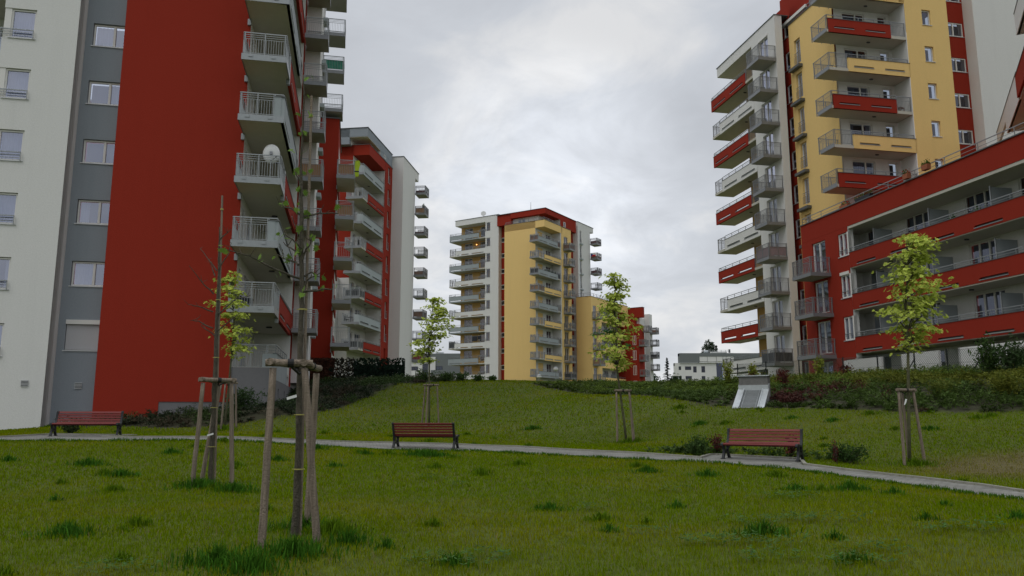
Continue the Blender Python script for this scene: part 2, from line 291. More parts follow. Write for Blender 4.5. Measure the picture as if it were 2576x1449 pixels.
# path and kerb follow the ground
def resample(pl, n):
    p = np.array(pl, float); d = np.r_[0, np.cumsum(np.hypot(*np.diff(p, axis=0).T))]; t = np.linspace(0, d[-1], n)
    return np.stack([np.interp(t, d, p[:,0]), np.interp(t, d, p[:,1])], 1)
def fill_poly(poly, step, name, material, lift):
    xs = np.arange(-22, 10.5, step); ys = np.arange(6, 26, step); XX, YY = np.meshgrid(xs, ys)
    x = XX.ravel(); y = YY.ravel(); nx = len(xs); I, J = np.meshgrid(np.arange(nx-1), np.arange(len(ys)-1)); q = (J*nx+I).ravel()
    cx = x[q]+step/2; cy = y[q]+step/2; k = q[inside(cx, cy, poly)]; F = np.stack([k, k+1, k+nx+1, k+nx], 1)
    used, inv = np.unique(F, return_inverse=True); V = np.stack([x[used], y[used], gz(x[used], y[used])+lift], 1)
    return np_mesh(name, V, inv.reshape(F.shape), material)
path = fill_poly(PATHPOLY, .1, 'path', M['paver'], .015); tag(path, kind='structure')
def kerb_strip(pl, side):
    p = resample(pl, 400); z = gz(p[:,0], p[:,1]); mb = MB(); d = np.gradient(p, axis=0); d /= np.linalg.norm(d, axis=1)[:,None]; nrm = np.stack([-d[:,1], d[:,0]], 1)*side
    for i in range(len(p)-1):
        if i % 9 == 8: continue_gap = .985
        else: continue_gap = 1
        a, b = p[i], p[i]+(p[i+1]-p[i])*continue_gap; n0, n1 = nrm[i]*.08, nrm[i+1]*.08; za, zb = z[i], z[i+1]
        v = [(a[0],a[1],za-.1),(b[0],b[1],zb-.1),(b[0]+n1[0],b[1]+n1[1],zb-.1),(a[0]+n0[0],a[1]+n0[1],za-.1)]; v += [(q[0],q[1],q[2]+.155) for q in v]
        n = len(mb.v); mb.v += v; mb.f += [(n,n+3,n+2,n+1),(n+4,n+5,n+6,n+7),(n,n+1,n+5,n+4),(n+1,n+2,n+6,n+5),(n+2,n+3,n+7,n+6),(n+3,n,n+4,n+7)]
    return mb
mb = kerb_strip(PATHB, 1)
tag(mesh_obj('kerb', mb.v, mb.f, M['kerb']), kind='structure')
# ------------------------------------------------------------------ building kit
class Bld:
    """a building: an Empty at its base; everything is written in street-grid coordinates turned by rz about the world origin"""
    def __init__(s, name, label, cat, rz, base, group=None):
        c, k = math.cos(R(rz)), math.sin(R(rz)); s.b = base
        s.root = thing(name, label, cat, (c*base[0]-k*base[1], k*base[0]+c*base[1], base[2]), rz, group)
    def part(s, name, mb, m, parent=None, label=None, smooth=False):
        if not mb.v: return None
        bx, by, bz = s.b
        o = mesh_obj(name, [(v[0]-bx, v[1]-by, v[2]-bz) for v in mb.v], mb.f, M[m], parent or s.root, smooth=smooth)
        if label: o['label'] = label
        return o
def face(kind, at):
    """wall plane: (u, z, depth inwards) -> x, y, z"""
    return {'-y': lambda u, z, d: (u, at+d, z), '+x': lambda u, z, d: (at-d, u, z), '-x': lambda u, z, d: (at+d, u, z), '+y': lambda u, z, d: (u, at-d, z)}[kind]
def fbox(mb, F, u0, u1, z0, z1, d0, d1):
    a = F(u0, z0, d0); b = F(u1, z1, d1); mb.box(min(a[0],b[0]), max(a[0],b[0]), min(a[1],b[1]), max(a[1],b[1]), z0, z1)
def panel(mb, F, u0, u1, z0, z1, holes=(), rd=.2, back=None):
    """wall sheet with openings and their reveals"""
    hs = [h for h in holes if h[0] < u1 and h[1] > u0 and h[2] < z1 and h[3] > z0]
    us = sorted({u0, u1}|{min(max(v, u0), u1) for h in hs for v in h[:2]}); zs = sorted({z0, z1}|{min(max(v, z0), z1) for h in hs for v in h[2:4]})
    for i in range(len(us)-1):
        for j in range(len(zs)-1):
            cu = (us[i]+us[i+1])/2; cz = (zs[j]+zs[j+1])/2
            if any(h[0] < cu < h[1] and h[2] < cz < h[3] for h in hs): continue
            mb.quad(F(us[i], zs[j], 0), F(us[i+1], zs[j], 0), F(us[i+1], zs[j+1], 0), F(us[i], zs[j+1], 0))
            if back: mb.quad(F(us[i], zs[j], back), F(us[i+1], zs[j], back), F(us[i+1], zs[j+1], back), F(us[i], zs[j+1], back))
    r = back or rd
    for h in hs:
        a, b, c, d = max(h[0], u0), min(h[1], u1), max(h[2], z0), min(h[3], z1)
        if h[0] >= u0: mb.quad(F(a, c, 0), F(a, d, 0), F(a, d, r), F(a, c, r))
        if h[1] <= u1: mb.quad(F(b, c, 0), F(b, d, 0), F(b, d, r), F(b, c, r))
        mb.quad(F(a, c, 0), F(b, c, 0), F(b, c, r), F(a, c, r)); mb.quad(F(a, d, 0), F(b, d, 0), F(b, d, r), F(a, d, r))
    if back:
        mb.quad(F(u0, z0, 0), F(u1, z0, 0), F(u1, z0, r), F(u0, z0, r)); mb.quad(F(u0, z1, 0), F(u1, z1, 0), F(u1, z1, r), F(u0, z1, r))
        mb.quad(F(u0, z0, 0), F(u0, z1, 0), F(u0, z1, r), F(u0, z0, r)); mb.quad(F(u1, z0, 0), F(u1, z1, 0), F(u1, z1, r), F(u1, z0, r))
rng = random.Random(5)
def window(b, F, u0, u1, z0, z1, mull=(.5,), d=.13, fw=.07, sill=True, curt=None, fm='frame', gm='glass', dark=True, box=False, shut=0, name='window'):
    f = MB()
    for a, c, e_, g in ((u0,u1,z0,z0+fw),(u0,u1,z1-fw,z1),(u0,u0+fw,z0+fw,z1-fw),(u1-fw,u1,z0+fw,z1-fw)): fbox(f, F, a, c, e_, g, d-.02, d+.05)
    w = u1-u0
    for m in mull: fbox(f, F, u0+m*w-fw*.7, u0+m*w+fw*.7, z0+fw, z1-fw, d-.03, d+.05)
    o = b.part(name, f, fm)
    p = MB(); e_ = d+.035
    p.quad(F(u0+fw, z0+fw, e_), F(u1-fw, z0+fw, e_), F(u1-fw, z1-fw, e_), F(u0+fw, z1-fw, e_)); b.part('pane', p, gm, o)
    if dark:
        p = MB(); e_ = d+.4; fbox(p, F, u0+.01, u1-.01, z0+.01, z1-.01, e_, e_+.05); b.part('room_shade_panel', p, 'inside', o)  # dark sheet behind the glass stands in for the unlit room's shade
        if curt is None: curt = rng.choice(['both', 'full', 'full', 'left', 'right', 'none', 'none'])
        if curt != 'none':
            p = MB(); spans = {'both': [(0,.22),(.78,1)], 'full': [(0,1)], 'left': [(0,.45)], 'right': [(.5,1)]}[curt]
            for s0, s1 in spans:
                a0, a1 = u0+fw+(w-2*fw)*s0, u0+fw+(w-2*fw)*s1; n = max(2, int((a1-a0)/.05)); q = [(a0+(a1-a0)*i/n, d+.16+.025*math.sin(i*1.9)) for i in range(n+1)]
                for (ua, da), (ub, db) in zip(q, q[1:]): p.quad(F(ua, z0+fw, da), F(ub, z0+fw, db), F(ub, z1-fw, db), F(ua, z1-fw, da))
            b.part('curtain', p, 'curtain', o)
    if sill:
        p = MB(); fbox(p, F, u0-.06, u1+.06, z0-.05, z0-.005, -.05, d-.02); b.part('sill', p, 'sill', o)
    if shut:
        p = MB(); fbox(p, F, u0+.02, u1-.02, z1-fw-(z1-z0-fw)*shut, z1-.02, d-.07, d-.03); b.part('shutter', p, 'shutter', o)
    if box:
        p = MB(); fbox(p, F, u0, u1, z1, z1+.2, -.06, .1); b.part('shutter_box', p, 'frame', o)
    return o
def railing(pts, zf, h=1.1, low=.12, mid=.80, sp=.11, t=.016, rails=4, post=1.0, drop=.12, closed=False, infill=True):
    """balustrade: flat posts, hand rail, close set upper rails, upright bars below"""
    mb = MB()
    for (x0, y0), (x1, y1) in zip(pts, pts[1:]):
        L = math.hypot(x1-x0, y1-y0)
        if L < .05: continue
        hs = [h-(h-mid)*i/(rails-1) for i in range(rails)] if rails > 1 else [h]
        for i, z in enumerate(hs): mb.bar((x0,y0,zf+z), (x1,y1,zf+z), .045 if i == 0 else t*1.3)
        n = max(1, round(L/post))
        for i in range(n+1):
            u = i/n; u = min(max(u, .06/L), 1-.06/L); x, y = x0+(x1-x0)*u, y0+(y1-y0)*u; mb.bar((x,y,zf-drop), (x,y,zf+h), t*2.2)
        if infill:
            mb.bar((x0,y0,zf+low), (x1,y1,zf+low), t*1.5); k = int(L/sp)
            for i in range(1, k): x, y = x0+(x1-x0)*i/k, y0+(y1-y0)*i/k; mb.bar((x,y,zf+low), (x,y,zf+mid), t)
    return mb
def hrail(pts, z0, z1, post=1.3, t=.02, rails=2):
    """low rail fixed on top of a parapet"""
    mb = MB()
    for (x0, y0), (x1, y1) in zip(pts, pts[1:]):
        L = math.hypot(x1-x0, y1-y0)
        for i in range(rails): z = z1-(z1-z0)*i/rails; mb.bar((x0,y0,z), (x1,y1,z), .045 if i == 0 else t)
        n = max(1, round(L/post))
        for i in range(n+1): u = i/n; x, y = x0+(x1-x0)*u, y0+(y1-y0)*u; mb.bar((x,y,z0-.02), (x,y,z1), t*1.6)
    return mb
def parapet(F, u0, u1, z0, z1, t=.15, n=2, L=1.8, hz=(.16,.28), hole=True, inset=.35):
    mb = MB(); holes = []
    if hole:
        seg = (u1-u0)/n
        for i in range(n): c = u0+seg*(i+.5); l = min(L, seg-inset)/2; holes.append((c-l, c+l, z0+hz[0], z0+hz[1]))
    panel(mb, F, u0, u1, z0, z1, holes, back=t); return mb, holes
def lips(b, F, hs, o, t=.15, blind=True):
    for h in hs: mb = MB(); fbox(mb, F, h[0]-.02, h[1]+.02, h[2]-.03, h[2]+.012, -.025, t*.5); b.part('slot_light_edge', mb, 'steel', o)  # pale lip added to draw the light lower edge of each slot
    if hs and blind: mb = MB(); fbox(mb, F, hs[0][0]-.01, hs[-1][1]+.01, hs[0][2]-.01, hs[0][3]+.01, t+.005, t+.02); b.part('slot_shade_board', mb, 'cap', o)  # dark board added behind the slots in place of their shade
def capping(F, u0, u1, z, t=.15): mb = MB(); fbox(mb, F, u0-.03, u1+.03, z, z+.035, -.03, t+.03); return mb
def slab(x0, x1, y0, y1, zf, t=.2): mb = MB(); mb.box(x0, x1, y0, y1, zf-t, zf); return mb
def fascia(x0, x1, y0, y1, zf, h=.26, sides='nsew', t=.025):
    """galvanised edge plate round a balcony slab"""
    mb = MB(); z0, z1 = zf-h+.06, zf+.06
    if 's' in sides: mb.box(x0-t, x1+t, y0-t, y0-.002, z0, z1)
    if 'n' in sides: mb.box(x0-t, x1+t, y1+.002, y1+t, z0, z1)
    if 'w' in sides: mb.box(x0-t, x0-.002, y0-t-.001, y1+t+.001, z0+.001, z1-.001)
    if 'e' in sides: mb.box(x1+.002, x1+t, y0-t-.001, y1+t+.001, z0+.001, z1-.001)
    return mb
def clamp(mb, x, y, z): mb.box(x-.1, x+.1, y-.01, y+.01, z-.07, z+.04)
def balcony(b, x0, x1, y0, y1, zf, t=.2, fsides='', soffit='soffit', name='balcony'):
    o = b.part(name, slab(x0, x1, y0, y1, zf, t), soffit)
    if fsides: b.part('edge_plate', fascia(x0, x1, y0, y1, zf, .26, fsides), 'dsteel', o)
    return o
def lamp_on(b, o, x, y, zf): 
    mb = MB(); mb.prism([(x+.15*math.cos(a), y+.09*math.sin(a)) for a in np.linspace(0, 2*math.pi, 11)[:-1]], 'z', zf-.27, zf-.2); b.part('ceiling_lamp', mb, 'dframe', o)
def small_balcony(b, x0, x1, y0, y1, zf, open_side='w', cover=None, low=None, steel='steel', **k):
    """box balcony on a wall; open_side is the wall side"""
    o = balcony(b, x0, x1, y0, y1, zf, .2, ''.join(c for c in 'nsew' if c != open_side), 'under')
    pts = {'w': [(x0,y0),(x1,y0),(x1,y1),(x0,y1)], 'e': [(x1,y0),(x0,y0),(x0,y1),(x1,y1)], 'n': [(x0,y1),(x0,y0),(x1,y0),(x1,y1)]}[open_side]
    b.part('railing', railing(pts, zf, **k), steel, o)
    if cover:
        mb = MB()
        for (ax, ay), (bx, by) in zip(pts, pts[1:]):
            lo, hi = low or (.12, .84); ix = .035
            cx, cy = (x0+x1)/2, (y0+y1)/2
            def sh(x, y): return (x+(ix if x < cx else -ix), y+(ix if y < cy else -ix))
            a, c = sh(ax, ay), sh(bx, by); mb.box(min(a[0],c[0])-.006, max(a[0],c[0])+.006, min(a[1],c[1])-.006, max(a[1],c[1])+.006, zf+lo, zf+hi)
        b.part('privacy_screen', mb, cover, o)
    return o
def frenchrail(b, F, u0, u1, z0, h=.95, m='dsteel', n=3):
    mb = MB()
    for i in range(n): z = z0+h*(1-i*.16); mb.bar(F(u0, z, -.05), F(u1, z, -.05), .035 if i == 0 else .02)
    mb.bar(F(u0, z0+.08, -.05), F(u1, z0+.08, -.05), .02); k = max(2, int((u1-u0)/.14))
    for i in range(k+1): u = u0+(u1-u0)*i/k; mb.bar(F(u, z0+.08, -.05), F(u, z0+h*(1-(n-1)*.16), -.05), .016)
    return b.part('window_guard', mb, m)
MAIN = 11.5; H = 2.91

# ================================================================== tower beside the lawn on the left
b = Bld('apartment_tower', 'tall left apartment tower with a blank deep red end wall and grey window strip', 'apartment building', MAIN, (-8, 45, .8))
ZT = 46
F = face('-y', 37.5); mb = MB(); sills = [7.07+2.915*k for k in range(-1, 13)]
fbox(mb, F, -14.8, -13.0, 0, ZT, .002, .6)
mb.quad(F(-14.8,0,0), F(-13,0,0), F(-13,ZT,0), F(-14.8,ZT,0))
zz = [0]+[v for s_ in sills for v in (s_, s_+1.44)]+[ZT]
for i in range(0, len(zz)-1, 2): fbox(mb, F, -16.15, -14.8, zz[i], zz[i+1], 0, 2.2)
mb.quad((-13.0,37.5,0), (-13.0,38.5,0), (-13.0,38.5,ZT), (-13.0,37.5,ZT))
b.part('wall', mb, 'white', label='white rendered corner')
for s_ in sills:
    o = window(b, F, -15.85, -14.82, s_+.02, s_+1.42, mull=(), d=.1, curt='full' if s_ > 8 else 'both')
    mb = MB(); mb.box(-16.13, -15.85, 37.53, 37.75, s_+.0, s_+1.44); mb.box(-16.13, -15.9, 37.75, 39.6, s_+.0, s_+.1); mb.box(-16.13, -15.9, 37.75, 39.6, s_+1.34, s_+1.44); mb.box(-16.12,-15.95, 39.4, 39.6, s_+.1, s_+1.34); b.part('corner_post', mb, 'frame', o)
    mb = MB(); mb.box(-16.0, -15.98, 37.75, 39.4, s_+.1, s_+1.34); b.part('side_pane', mb, 'glass', o)
    b.part('guard_rail', hrail([(-16.6,37.42),(-14.84,37.42)], s_+.0, s_+.38, post=2.6, rails=3), 'steel', o)
# recessed balconies left of the corner windows
mb = MB(); mb.quad((-22,39.6,0), (-16,39.6,0), (-16,39.6,ZT), (-22,39.6,ZT)); b.part('wall', mb, 'white', label='wall inside the recessed balconies')
for s_ in sills:
    zf = s_-.86; o = balcony(b, -22, -16.16, 37.55, 39.58, zf, .22); b.part('railing', railing([(-22,37.6),(-16.2,37.6)], zf), 'steel', o)
    window(b, face('-y', 39.55), -17.6, -16.3, zf+.1, zf+2.2, d=-.02, sill=False, curt='none')
# grey strip
F = face('-y', 38.5); mb = MB(); gw = [4.55+2.912*k for k in range(0, 14)]; holes = [(-12.68, -10.8, z, z+1.17) for z in gw]
panel(mb, F, -13.0, -10.6, 0, ZT, holes, rd=.25); b.part('wall', mb, 'grey', label='grey rendered strip with double windows')
cs = {0: None, 1: 'left', 2: 'both', 3: 'none', 4: 'right', 5: 'left', 6: 'full'}
for k, z in enumerate(gw):
    if k == 0: window(b, F, -12.68, -10.8, z, z+1.17, d=.12, shut=.97, box=True, curt='none')
    else: window(b, F, -12.66, -10.82, z+.02, z+1.15, d=.12, curt=cs.get(k, 'full'))
for x, y, z in ((-13.77, 37.5, 3.0), (-11.95, 38.5, 2.95)):
    mb = MB(); mb.box(x-.13, x+.13, y-.03, y-.005, z-.12, z+.12); o = b.part('vent_grille', mb, 'dframe')
    mb = MB(); [mb.box(x-.15, x+.15, y-.05, y-.03, z-.12+.06*i, z-.095+.06*i) for i in range(5)]; b.part('louvre', mb, 'sill', o)
# red end wall with its grey plinth notch
F = face('-y', 37.5); mb = MB(); panel(mb, F, -11.0, -5.35, 0, ZT, [(-8.33, -5.3, -1, 2.25)], rd=.03)
mb.quad((-11,37.5,0), (-11,38.5,0), (-11,38.5,ZT), (-11,37.5,ZT)); b.part('wall', mb, 'red', label='blank deep red end wall')
mb = MB(); mb.box(-8.4, -5.352, 37.53, 38, 0, 2.3); b.part('plinth', mb, 'dgrey')
# corner balconies
XS, XB = -3.4, -5.35
mb = MB(); F = face('+x', XB); fl = [6.32+H*k for k in range(-1, 12)]
panel(mb, F, 37.5, 45.3, 3, ZT, [(h0, h1, f+.05, f+2.2) for f in fl for h0, h1 in ((38.1, 39.0), (40.0, 42.2))], rd=.2)
mb.box(XB, XS-.002, 45.3, 45.6, 3.2, ZT); mb.box(-3.6, -2.5, 46.6, 49.4, 3.5, ZT); mb.quad((XB,37.5,2.2),(XB,37.52,2.2),(XB,37.52,ZT),(XB,37.5,ZT))
mb.box(-10, -2.8, 49.4, 57, 3, ZT)
b.part('wall', mb, 'white', label='white walls round the corner balconies and on the long side')
for f in fl[:10]:
    window(b, F, 38.12, 38.98, f+.06, f+2.18, mull=(), d=.12, sill=False); window(b, F, 40.02, 42.18, f+.06, f+2.18, d=.12, sill=False)
mb = MB(); mb.quad((XS,45.3,3.25),(XS,46.6,3.25),(XS,46.6,ZT),(XS,45.3,ZT)); mb.box(-3.5,XS-.001,45.61,46.61,3.25,ZT); b.part('wall', mb, 'red', label='narrow red strip on the long side')
mb = MB(); mb.box(-10.0, XS, 37.54, 37.9, -.2, 3.82); F = face('+x', XS)
mb.quad((-10,45,-.2),(-10,60,-.2),(-10,60,3),(-10,45,3))
panel(mb, F, 37.54, 49.6, -.2, 3.25, [(38.9, 39.5, 2.38, 2.9), (42.5, 43.1, 2.38, 2.9)], rd=.15); mb.quad((XS,49.6,-.2),(-6,49.6,-.2),(-6,49.6,3.3),(XS,49.6,3.3))
b.part('plinth', mb, 'dgrey')
for u in (38.9, 42.5): window(b, F, u+.01, u+.59, 2.39, 2.89, mull=(), d=.08, curt='none')
Fs = face('+x', XS)
for i, f in enumerate(fl):
    greyf = (i % 2 == 0)            # alternate floors: a grey box, or a red one flush with the wall
    if i == 0:                      # lowest one sits on the plinth
        o = balcony(b, XB, XS-.02, 37.56, 45.28, 3.83, .1)
        b.part('railing', railing([(XB+.05,37.62),(XS-.4,37.62)], 3.75), 'steel', o)
        p, _ = parapet(Fs, 37.55, 43.9, 3.26, 4.45, hole=False); p.box(XS-.62, XS-.15, 37.56, 37.7, 3.83, 4.45); b.part('parapet', p, 'ptgrey', o); b.part('coping', capping(Fs, 37.55, 43.9, 4.45), 'cap', o)
        b.part('handrail', hrail([(XS-.4,37.6),(XS-.05,37.6),(XS-.05,43.9)], 4.48, 4.86, rails=3), 'steel', o)
        continue
    o = balcony(b, XB-.02, XS-.03, 35.5, 45.28, f, .2)
    b.part('edge_plate', fascia(XB-.02, XS-.03, 35.5, 45.28, f, .3, 's'), 'steel', o)
    mb = MB(); mb.box(XB-.06, XB-.03, 35.5, 37.45, f-.22, f+.06); b.part('edge_plate', mb, 'steel', o); mb = MB(); mb.box(XB-.14, XB+.02, 37.36, 37.49, f-.5, f-.2); b.part('bracket', mb, 'steel', o); mb = MB(); clamp(mb, XB+.35, 35.46, f-.02); b.part('clamp', mb, 'steel', o); mb = MB(); clamp(mb, XS-.6, 35.46, f-.04); b.part('clamp', mb, 'steel', o)
    if greyf: b.part('railing', railing([(XB,37.4),(XB,35.53),(XS-.42,35.53)], f), 'steel', o)
    else: b.part('railing', railing([(XB,37.4),(XB,35.53),(XS-.05,35.53),(XS-.05,37.55)], f), 'steel', o)
    if greyf:
        p, hs = parapet(Fs, 35.52, 43.6, f-.2, f+.98, n=2, L=2.6, hz=(.22,.36)); p.box(XS-.45, XS-.15, 35.5, 35.64, f-.2, f+.98)
        b.part('parapet', p, 'ptgrey', o); lips(b, Fs, hs, o); c_ = capping(Fs, 35.5, 43.6, f+.98); c_.box(XS-.47, XS-.15, 35.48, 35.66, f+.98, f+1.015); b.part('coping', c_, 'cap', o)
        b.part('handrail', hrail([(XS-.42,35.53),(XS-.06,35.53),(XS-.06,45.2)], f+1.0, f+1.1, rails=1), 'steel', o); b.part('railing', railing([(XS-.06,43.7),(XS-.06,45.2)], f), 'steel', o)
    else:
        mb = MB(); mb.box(XS-.05, XS+.0, 35.5, 37.4, f-.24, f+.06); b.part('edge_plate', mb, 'steel', o); mb = MB(); mb.box(XS-.16, XS, 37.4, 37.61, f-.45, f+1.02); b.part('bracket', mb, 'steel', o)
        p, hs = parapet(Fs, 37.62, 45.29, f-.26, f+.88, n=2, L=2.4, hz=(.26,.40)); lips(b, Fs, hs, o); b.part('parapet', p, 'red', o); b.part('coping', capping(Fs, 37.62, 45.29, f+.88), 'cap', o)
        b.part('handrail', hrail([(XS-.06,37.6),(XS-.06,45.2)], f+.92, f+1.1, rails=2), 'steel', o)
    lamp_on(b, o, -4.2, 41.5, f)
# projecting box balconies on the long side
cover = {4: ('bamboo', None)}
for k in range(8):
    f = 6.4+H*k; small_balcony(b, -3.32, -2.02, 44.85, 46.58, f, 'w', cover='bamboo' if k == 3 else None, infill=True)
    mb = MB(); mb.box(-2.5, -2.22, 48.4, 49.3, f-.1+H*.0, f+.14); b.part('window_ledge', mb, 'lgrey')
for k in range(5):
    small_balcony(b, -2.75, -1.27, 55.0, 56.9, 23.4+2.9*k, 'w', cover='greencloth' if k == 1 else None)
tower1 = b
# ================================================================== lower red wing behind it
b = Bld('apartment_block', 'lower deep red block joined behind the left tower with small steel balconies on its corner', 'apartment building', MAIN, (-8, 60, 2))
mb = MB(); F = face('-y', 55.5); mb.box(-20, -1.45, 55.5, 63, 2, 22.85); b.part('wall', mb, 'red'); mb = MB(); panel(mb, face('+x', -1.44), 57.2, 62.8, 2, 21.4, [(58, 60, 6.5+H*i, 8.6+H*i) for i in range(5)], rd=.05); b.part('wall', mb, 'white', label='white wall added on the long side against red reflections')  # white wall added, wing shortened, to keep red out of window reflections
mb = MB(); mb.box(-20.1, -1.38, 55.42, 63.1, 22.85, 22.92); b.part('coping', mb, 'cap')
Fs = face('+x', -1.35)
for k in range(5):
    f = 6.4+H*k; o = balcony(b, -1.44, -.22, 53.5, 57.0, f, .2, 'sw')
    b.part('railing', railing([(-1.42,55.4),(-1.42,53.53),(-.22,53.53),(-.22,57.0)], f), 'steel', o)
    if k in (3, 4):
        mb = MB(); mb.box(-1.38, -.28, 53.57, 53.6, f+.12, f+.84); mb.box(-.27, -.25, 53.6, 55.4, f+.12, f+.84); b.part('privacy_screen', mb, 'bamboo', o)
    p, _ = parapet(Fs, 57.05, 61.5, f-.25, f+.9, n=2, L=1.8, t=.09); b.part('parapet', p, 'red', o)
    mb = MB(); mb.box(-1.5, -1.42, 55.36, 55.49, f-.45, f-.18); b.part('bracket', mb, 'steel', o)
# ================================================================== second tower on the left
b = Bld('apartment_tower', 'red and grey tower with a tall white end wall behind the leafy screen', 'apartment building', -8, (-34, 98, 4))
B0 = 30.57; HB = 3.02; XS = -30.3; XB = -32.35
fl = [B0-HB*k for k in range(0, 9)]
F = face('-y', 89.4); Fx = face('+x', XS); mb = MB(); panel(mb, F, -45, XB, 18.0, 34.7, []); mb.box(-45, XS, 89.4, 95.9, 33.43, 34.75)
wins = [(97.35, 98.15, f+1.65-3.02+3.0-0, f+3.8) for f in fl]; wins = [(97.35, 98.15, f+1.72, f+3.86) for f in fl]
panel(mb, Fx, 96.1, 99.8, 3, 34.75, wins, rd=.25); mb.quad((XS,99.8,3),(-33,99.8,3),(-33,99.8,34.7),(XS,99.8,34.7)); mb.box(XS-.25, XS-.02, 95.95, 96.1, 3, 34.7)
b.part('wall', mb, 'red', label='red rendered walls and top parapet')
mb = MB(); mb.box(-45.1, XS+.05, 89.34, 89.5, 34.75, 34.8); mb.box(XS-.1, XS+.05, 89.34, 99.9, 34.75, 34.8); b.part('coping', mb, 'cap')
mb = MB(); mb.box(-46, XS-2.3, 88.55, 89.35, 34.6, 36.62); mb.box(-46, XS, 88.55, 98.98, 35.52, 36.6); mb.box(-33, XS-.01, 93.8, 98.96, 34.8, 35.5); mb.box(-45,-33,89.5,98,34,36.5); b.part('penthouse_wall', mb, 'grey')
mb = MB(); mb.box(-46.1, XS+.08, 88.47, 99.06, 36.62, 36.68); b.part('roof', mb, 'cap')
mb = MB(); mb.box(-33, XS-2.28, 89.0, 93.8, 34.7, 35.5); mb.quad((-33,93.79,34.5),(XS,93.79,34.5),(XS,93.79,35.5),(-33,93.79,35.5)); mb.box(-32.6, XS-.02, 88.6, 93.78, 35.46, 35.515); b.part('wall', mb, 'white', label='white wall and ceiling of the roof terrace')
window(b, face('-y', 93.76), -32.4, -31.4, 34.75, 35.4, mull=(), d=-.03, sill=False, curt='none', dark=False); window(b, face('+x', XS), 95.2, 96.0, 35.0, 35.45, mull=(), d=-.02, curt='none')
mb = MB(); Fb = face('+x', XB)
dh = [(u, v, f+.05, f+2.25) for f in fl[1:] for u, v in ((90.1, 91.1), (92.0, 94.0))]
panel(mb, Fb, 89.4, 96.1, 3, 33.45, dh, rd=.2); mb.box(XB, XS-.03, 95.95, 96.09, 3, 33.43); mb.quad((-45,89.38,3),(XB,89.38,3),(XB,89.38,18.1),(-45,89.38,18.1)); mb.box(-45, -33.6, 87.2, 89.3, 3, 18.1)
b.part('wall', mb, 'white', label='white walls at the back of the balconies')
for f in fl[1:]:
    for u, v in ((90.1, 91.1), (92.0, 94.0)): window(b, Fb, u+.02, v-.02, f+.06, f+2.24, mull=(.5,) if v-u > 1.2 else (), sill=False, gm='cglass')
for i in range(4): window(b, face('-y', 87.18), -35.6, -34.2, 15.0-HB*i, 16.9-HB*i, d=-.03, gm='cglass')
for f in fl[:8]:
    window(b, Fx, 97.37, 98.13, f+1.73, f+3.85, mull=(), d=.18, gm='cglass'); frenchrail(b, Fx, 97.37, 98.13, f+1.75, .9, 'steel')
for i, f in enumerate(fl[:8]):
    g_ = i % 2 == 0; o = balcony(b, XB-.05, XS-.04, 87.5, 95.95, f, .2, 'sw')
    if g_:
        p, hs = parapet(Fx, 87.52, 95.5, f-.25, f+.95, n=2, L=3.0, hz=(.3,.45)); p.box(XS-.62, XS-.15, 87.5, 87.64, f-.25, f+.95); b.part('parapet', p, 'lgrey', o); lips(b, Fx, hs, o); b.part('coping', capping(Fx, 87.52, 95.5, f+.95), 'cap', o)
        b.part('railing', railing([(XB,89.2),(XB,87.53),(XS-.6,87.53)], f, t=.03, sp=.2), 'steel', o); b.part('handrail', hrail([(XS-.6,87.53),(XS-.06,87.53),(XS-.06,95.9)], f+1.0, f+1.13, rails=1, t=.03), 'steel', o)
    else:
        p, hs = parapet(Fx, 89.4, 96.0, f-.3, f+.9, n=2, L=2.6, hz=(.3,.45)); b.part('parapet', p, 'red', o); lips(b, Fx, hs, o); b.part('coping', capping(Fx, 89.4, 96.0, f+.9), 'cap', o)
        b.part('railing', railing([(XB,89.2),(XB,87.53),(XS-.06,87.53),(XS-.06,89.4)], f, t=.03, sp=.2), 'steel', o); b.part('handrail', hrail([(XS-.06,89.4),(XS-.06,95.9)], f+.95, f+1.15, rails=2, t=.03), 'steel', o)
        if i in (5, 7): mb = MB(); mb.box(XB+.3, XS-.12, 87.57, 87.6, f+.1, f+.85); mb.box(XS-.12, XS-.1, 87.6, 89.3, f+.1, f+.85); b.part('privacy_screen', mb, 'darkmesh', o)
    lamp_on(b, o, -31.3, 92.5, f)
mb = MB(); mb.box(-40, -28.78, 99.2, 105.4, 3, 36.42); mb.box(-40, -28.78, 105.4, 107.2, 35.25, 36.42); b.part('wall', mb, 'white', label='tall white end wall')
mb = MB(); mb.box(-40.1, -28.7, 99.12, 107.28, 36.42, 36.48); b.part('roof', mb, 'cap')
cv = {0: ('maroon', (.05,.42)), 1: ('bamboo', (.1,.85)), 2: ('maroon', (.05,.35)), 4: ('brownpanel', (.05,.6)), 5: None, 6: ('brownpanel', (.1,.85)), 8: ('redcloth', (.1,.85))}
for k in range(9):
    f = 33.05-2.975*k; c_ = cv.get(k)
    small_balcony(b, -28.77, -27.3, 105.5, 107.5, f, 'w', cover=c_[0] if c_ else None, low=c_[1] if c_ else None, t=.035, sp=.2, steel='dsteel')
tower2 = b
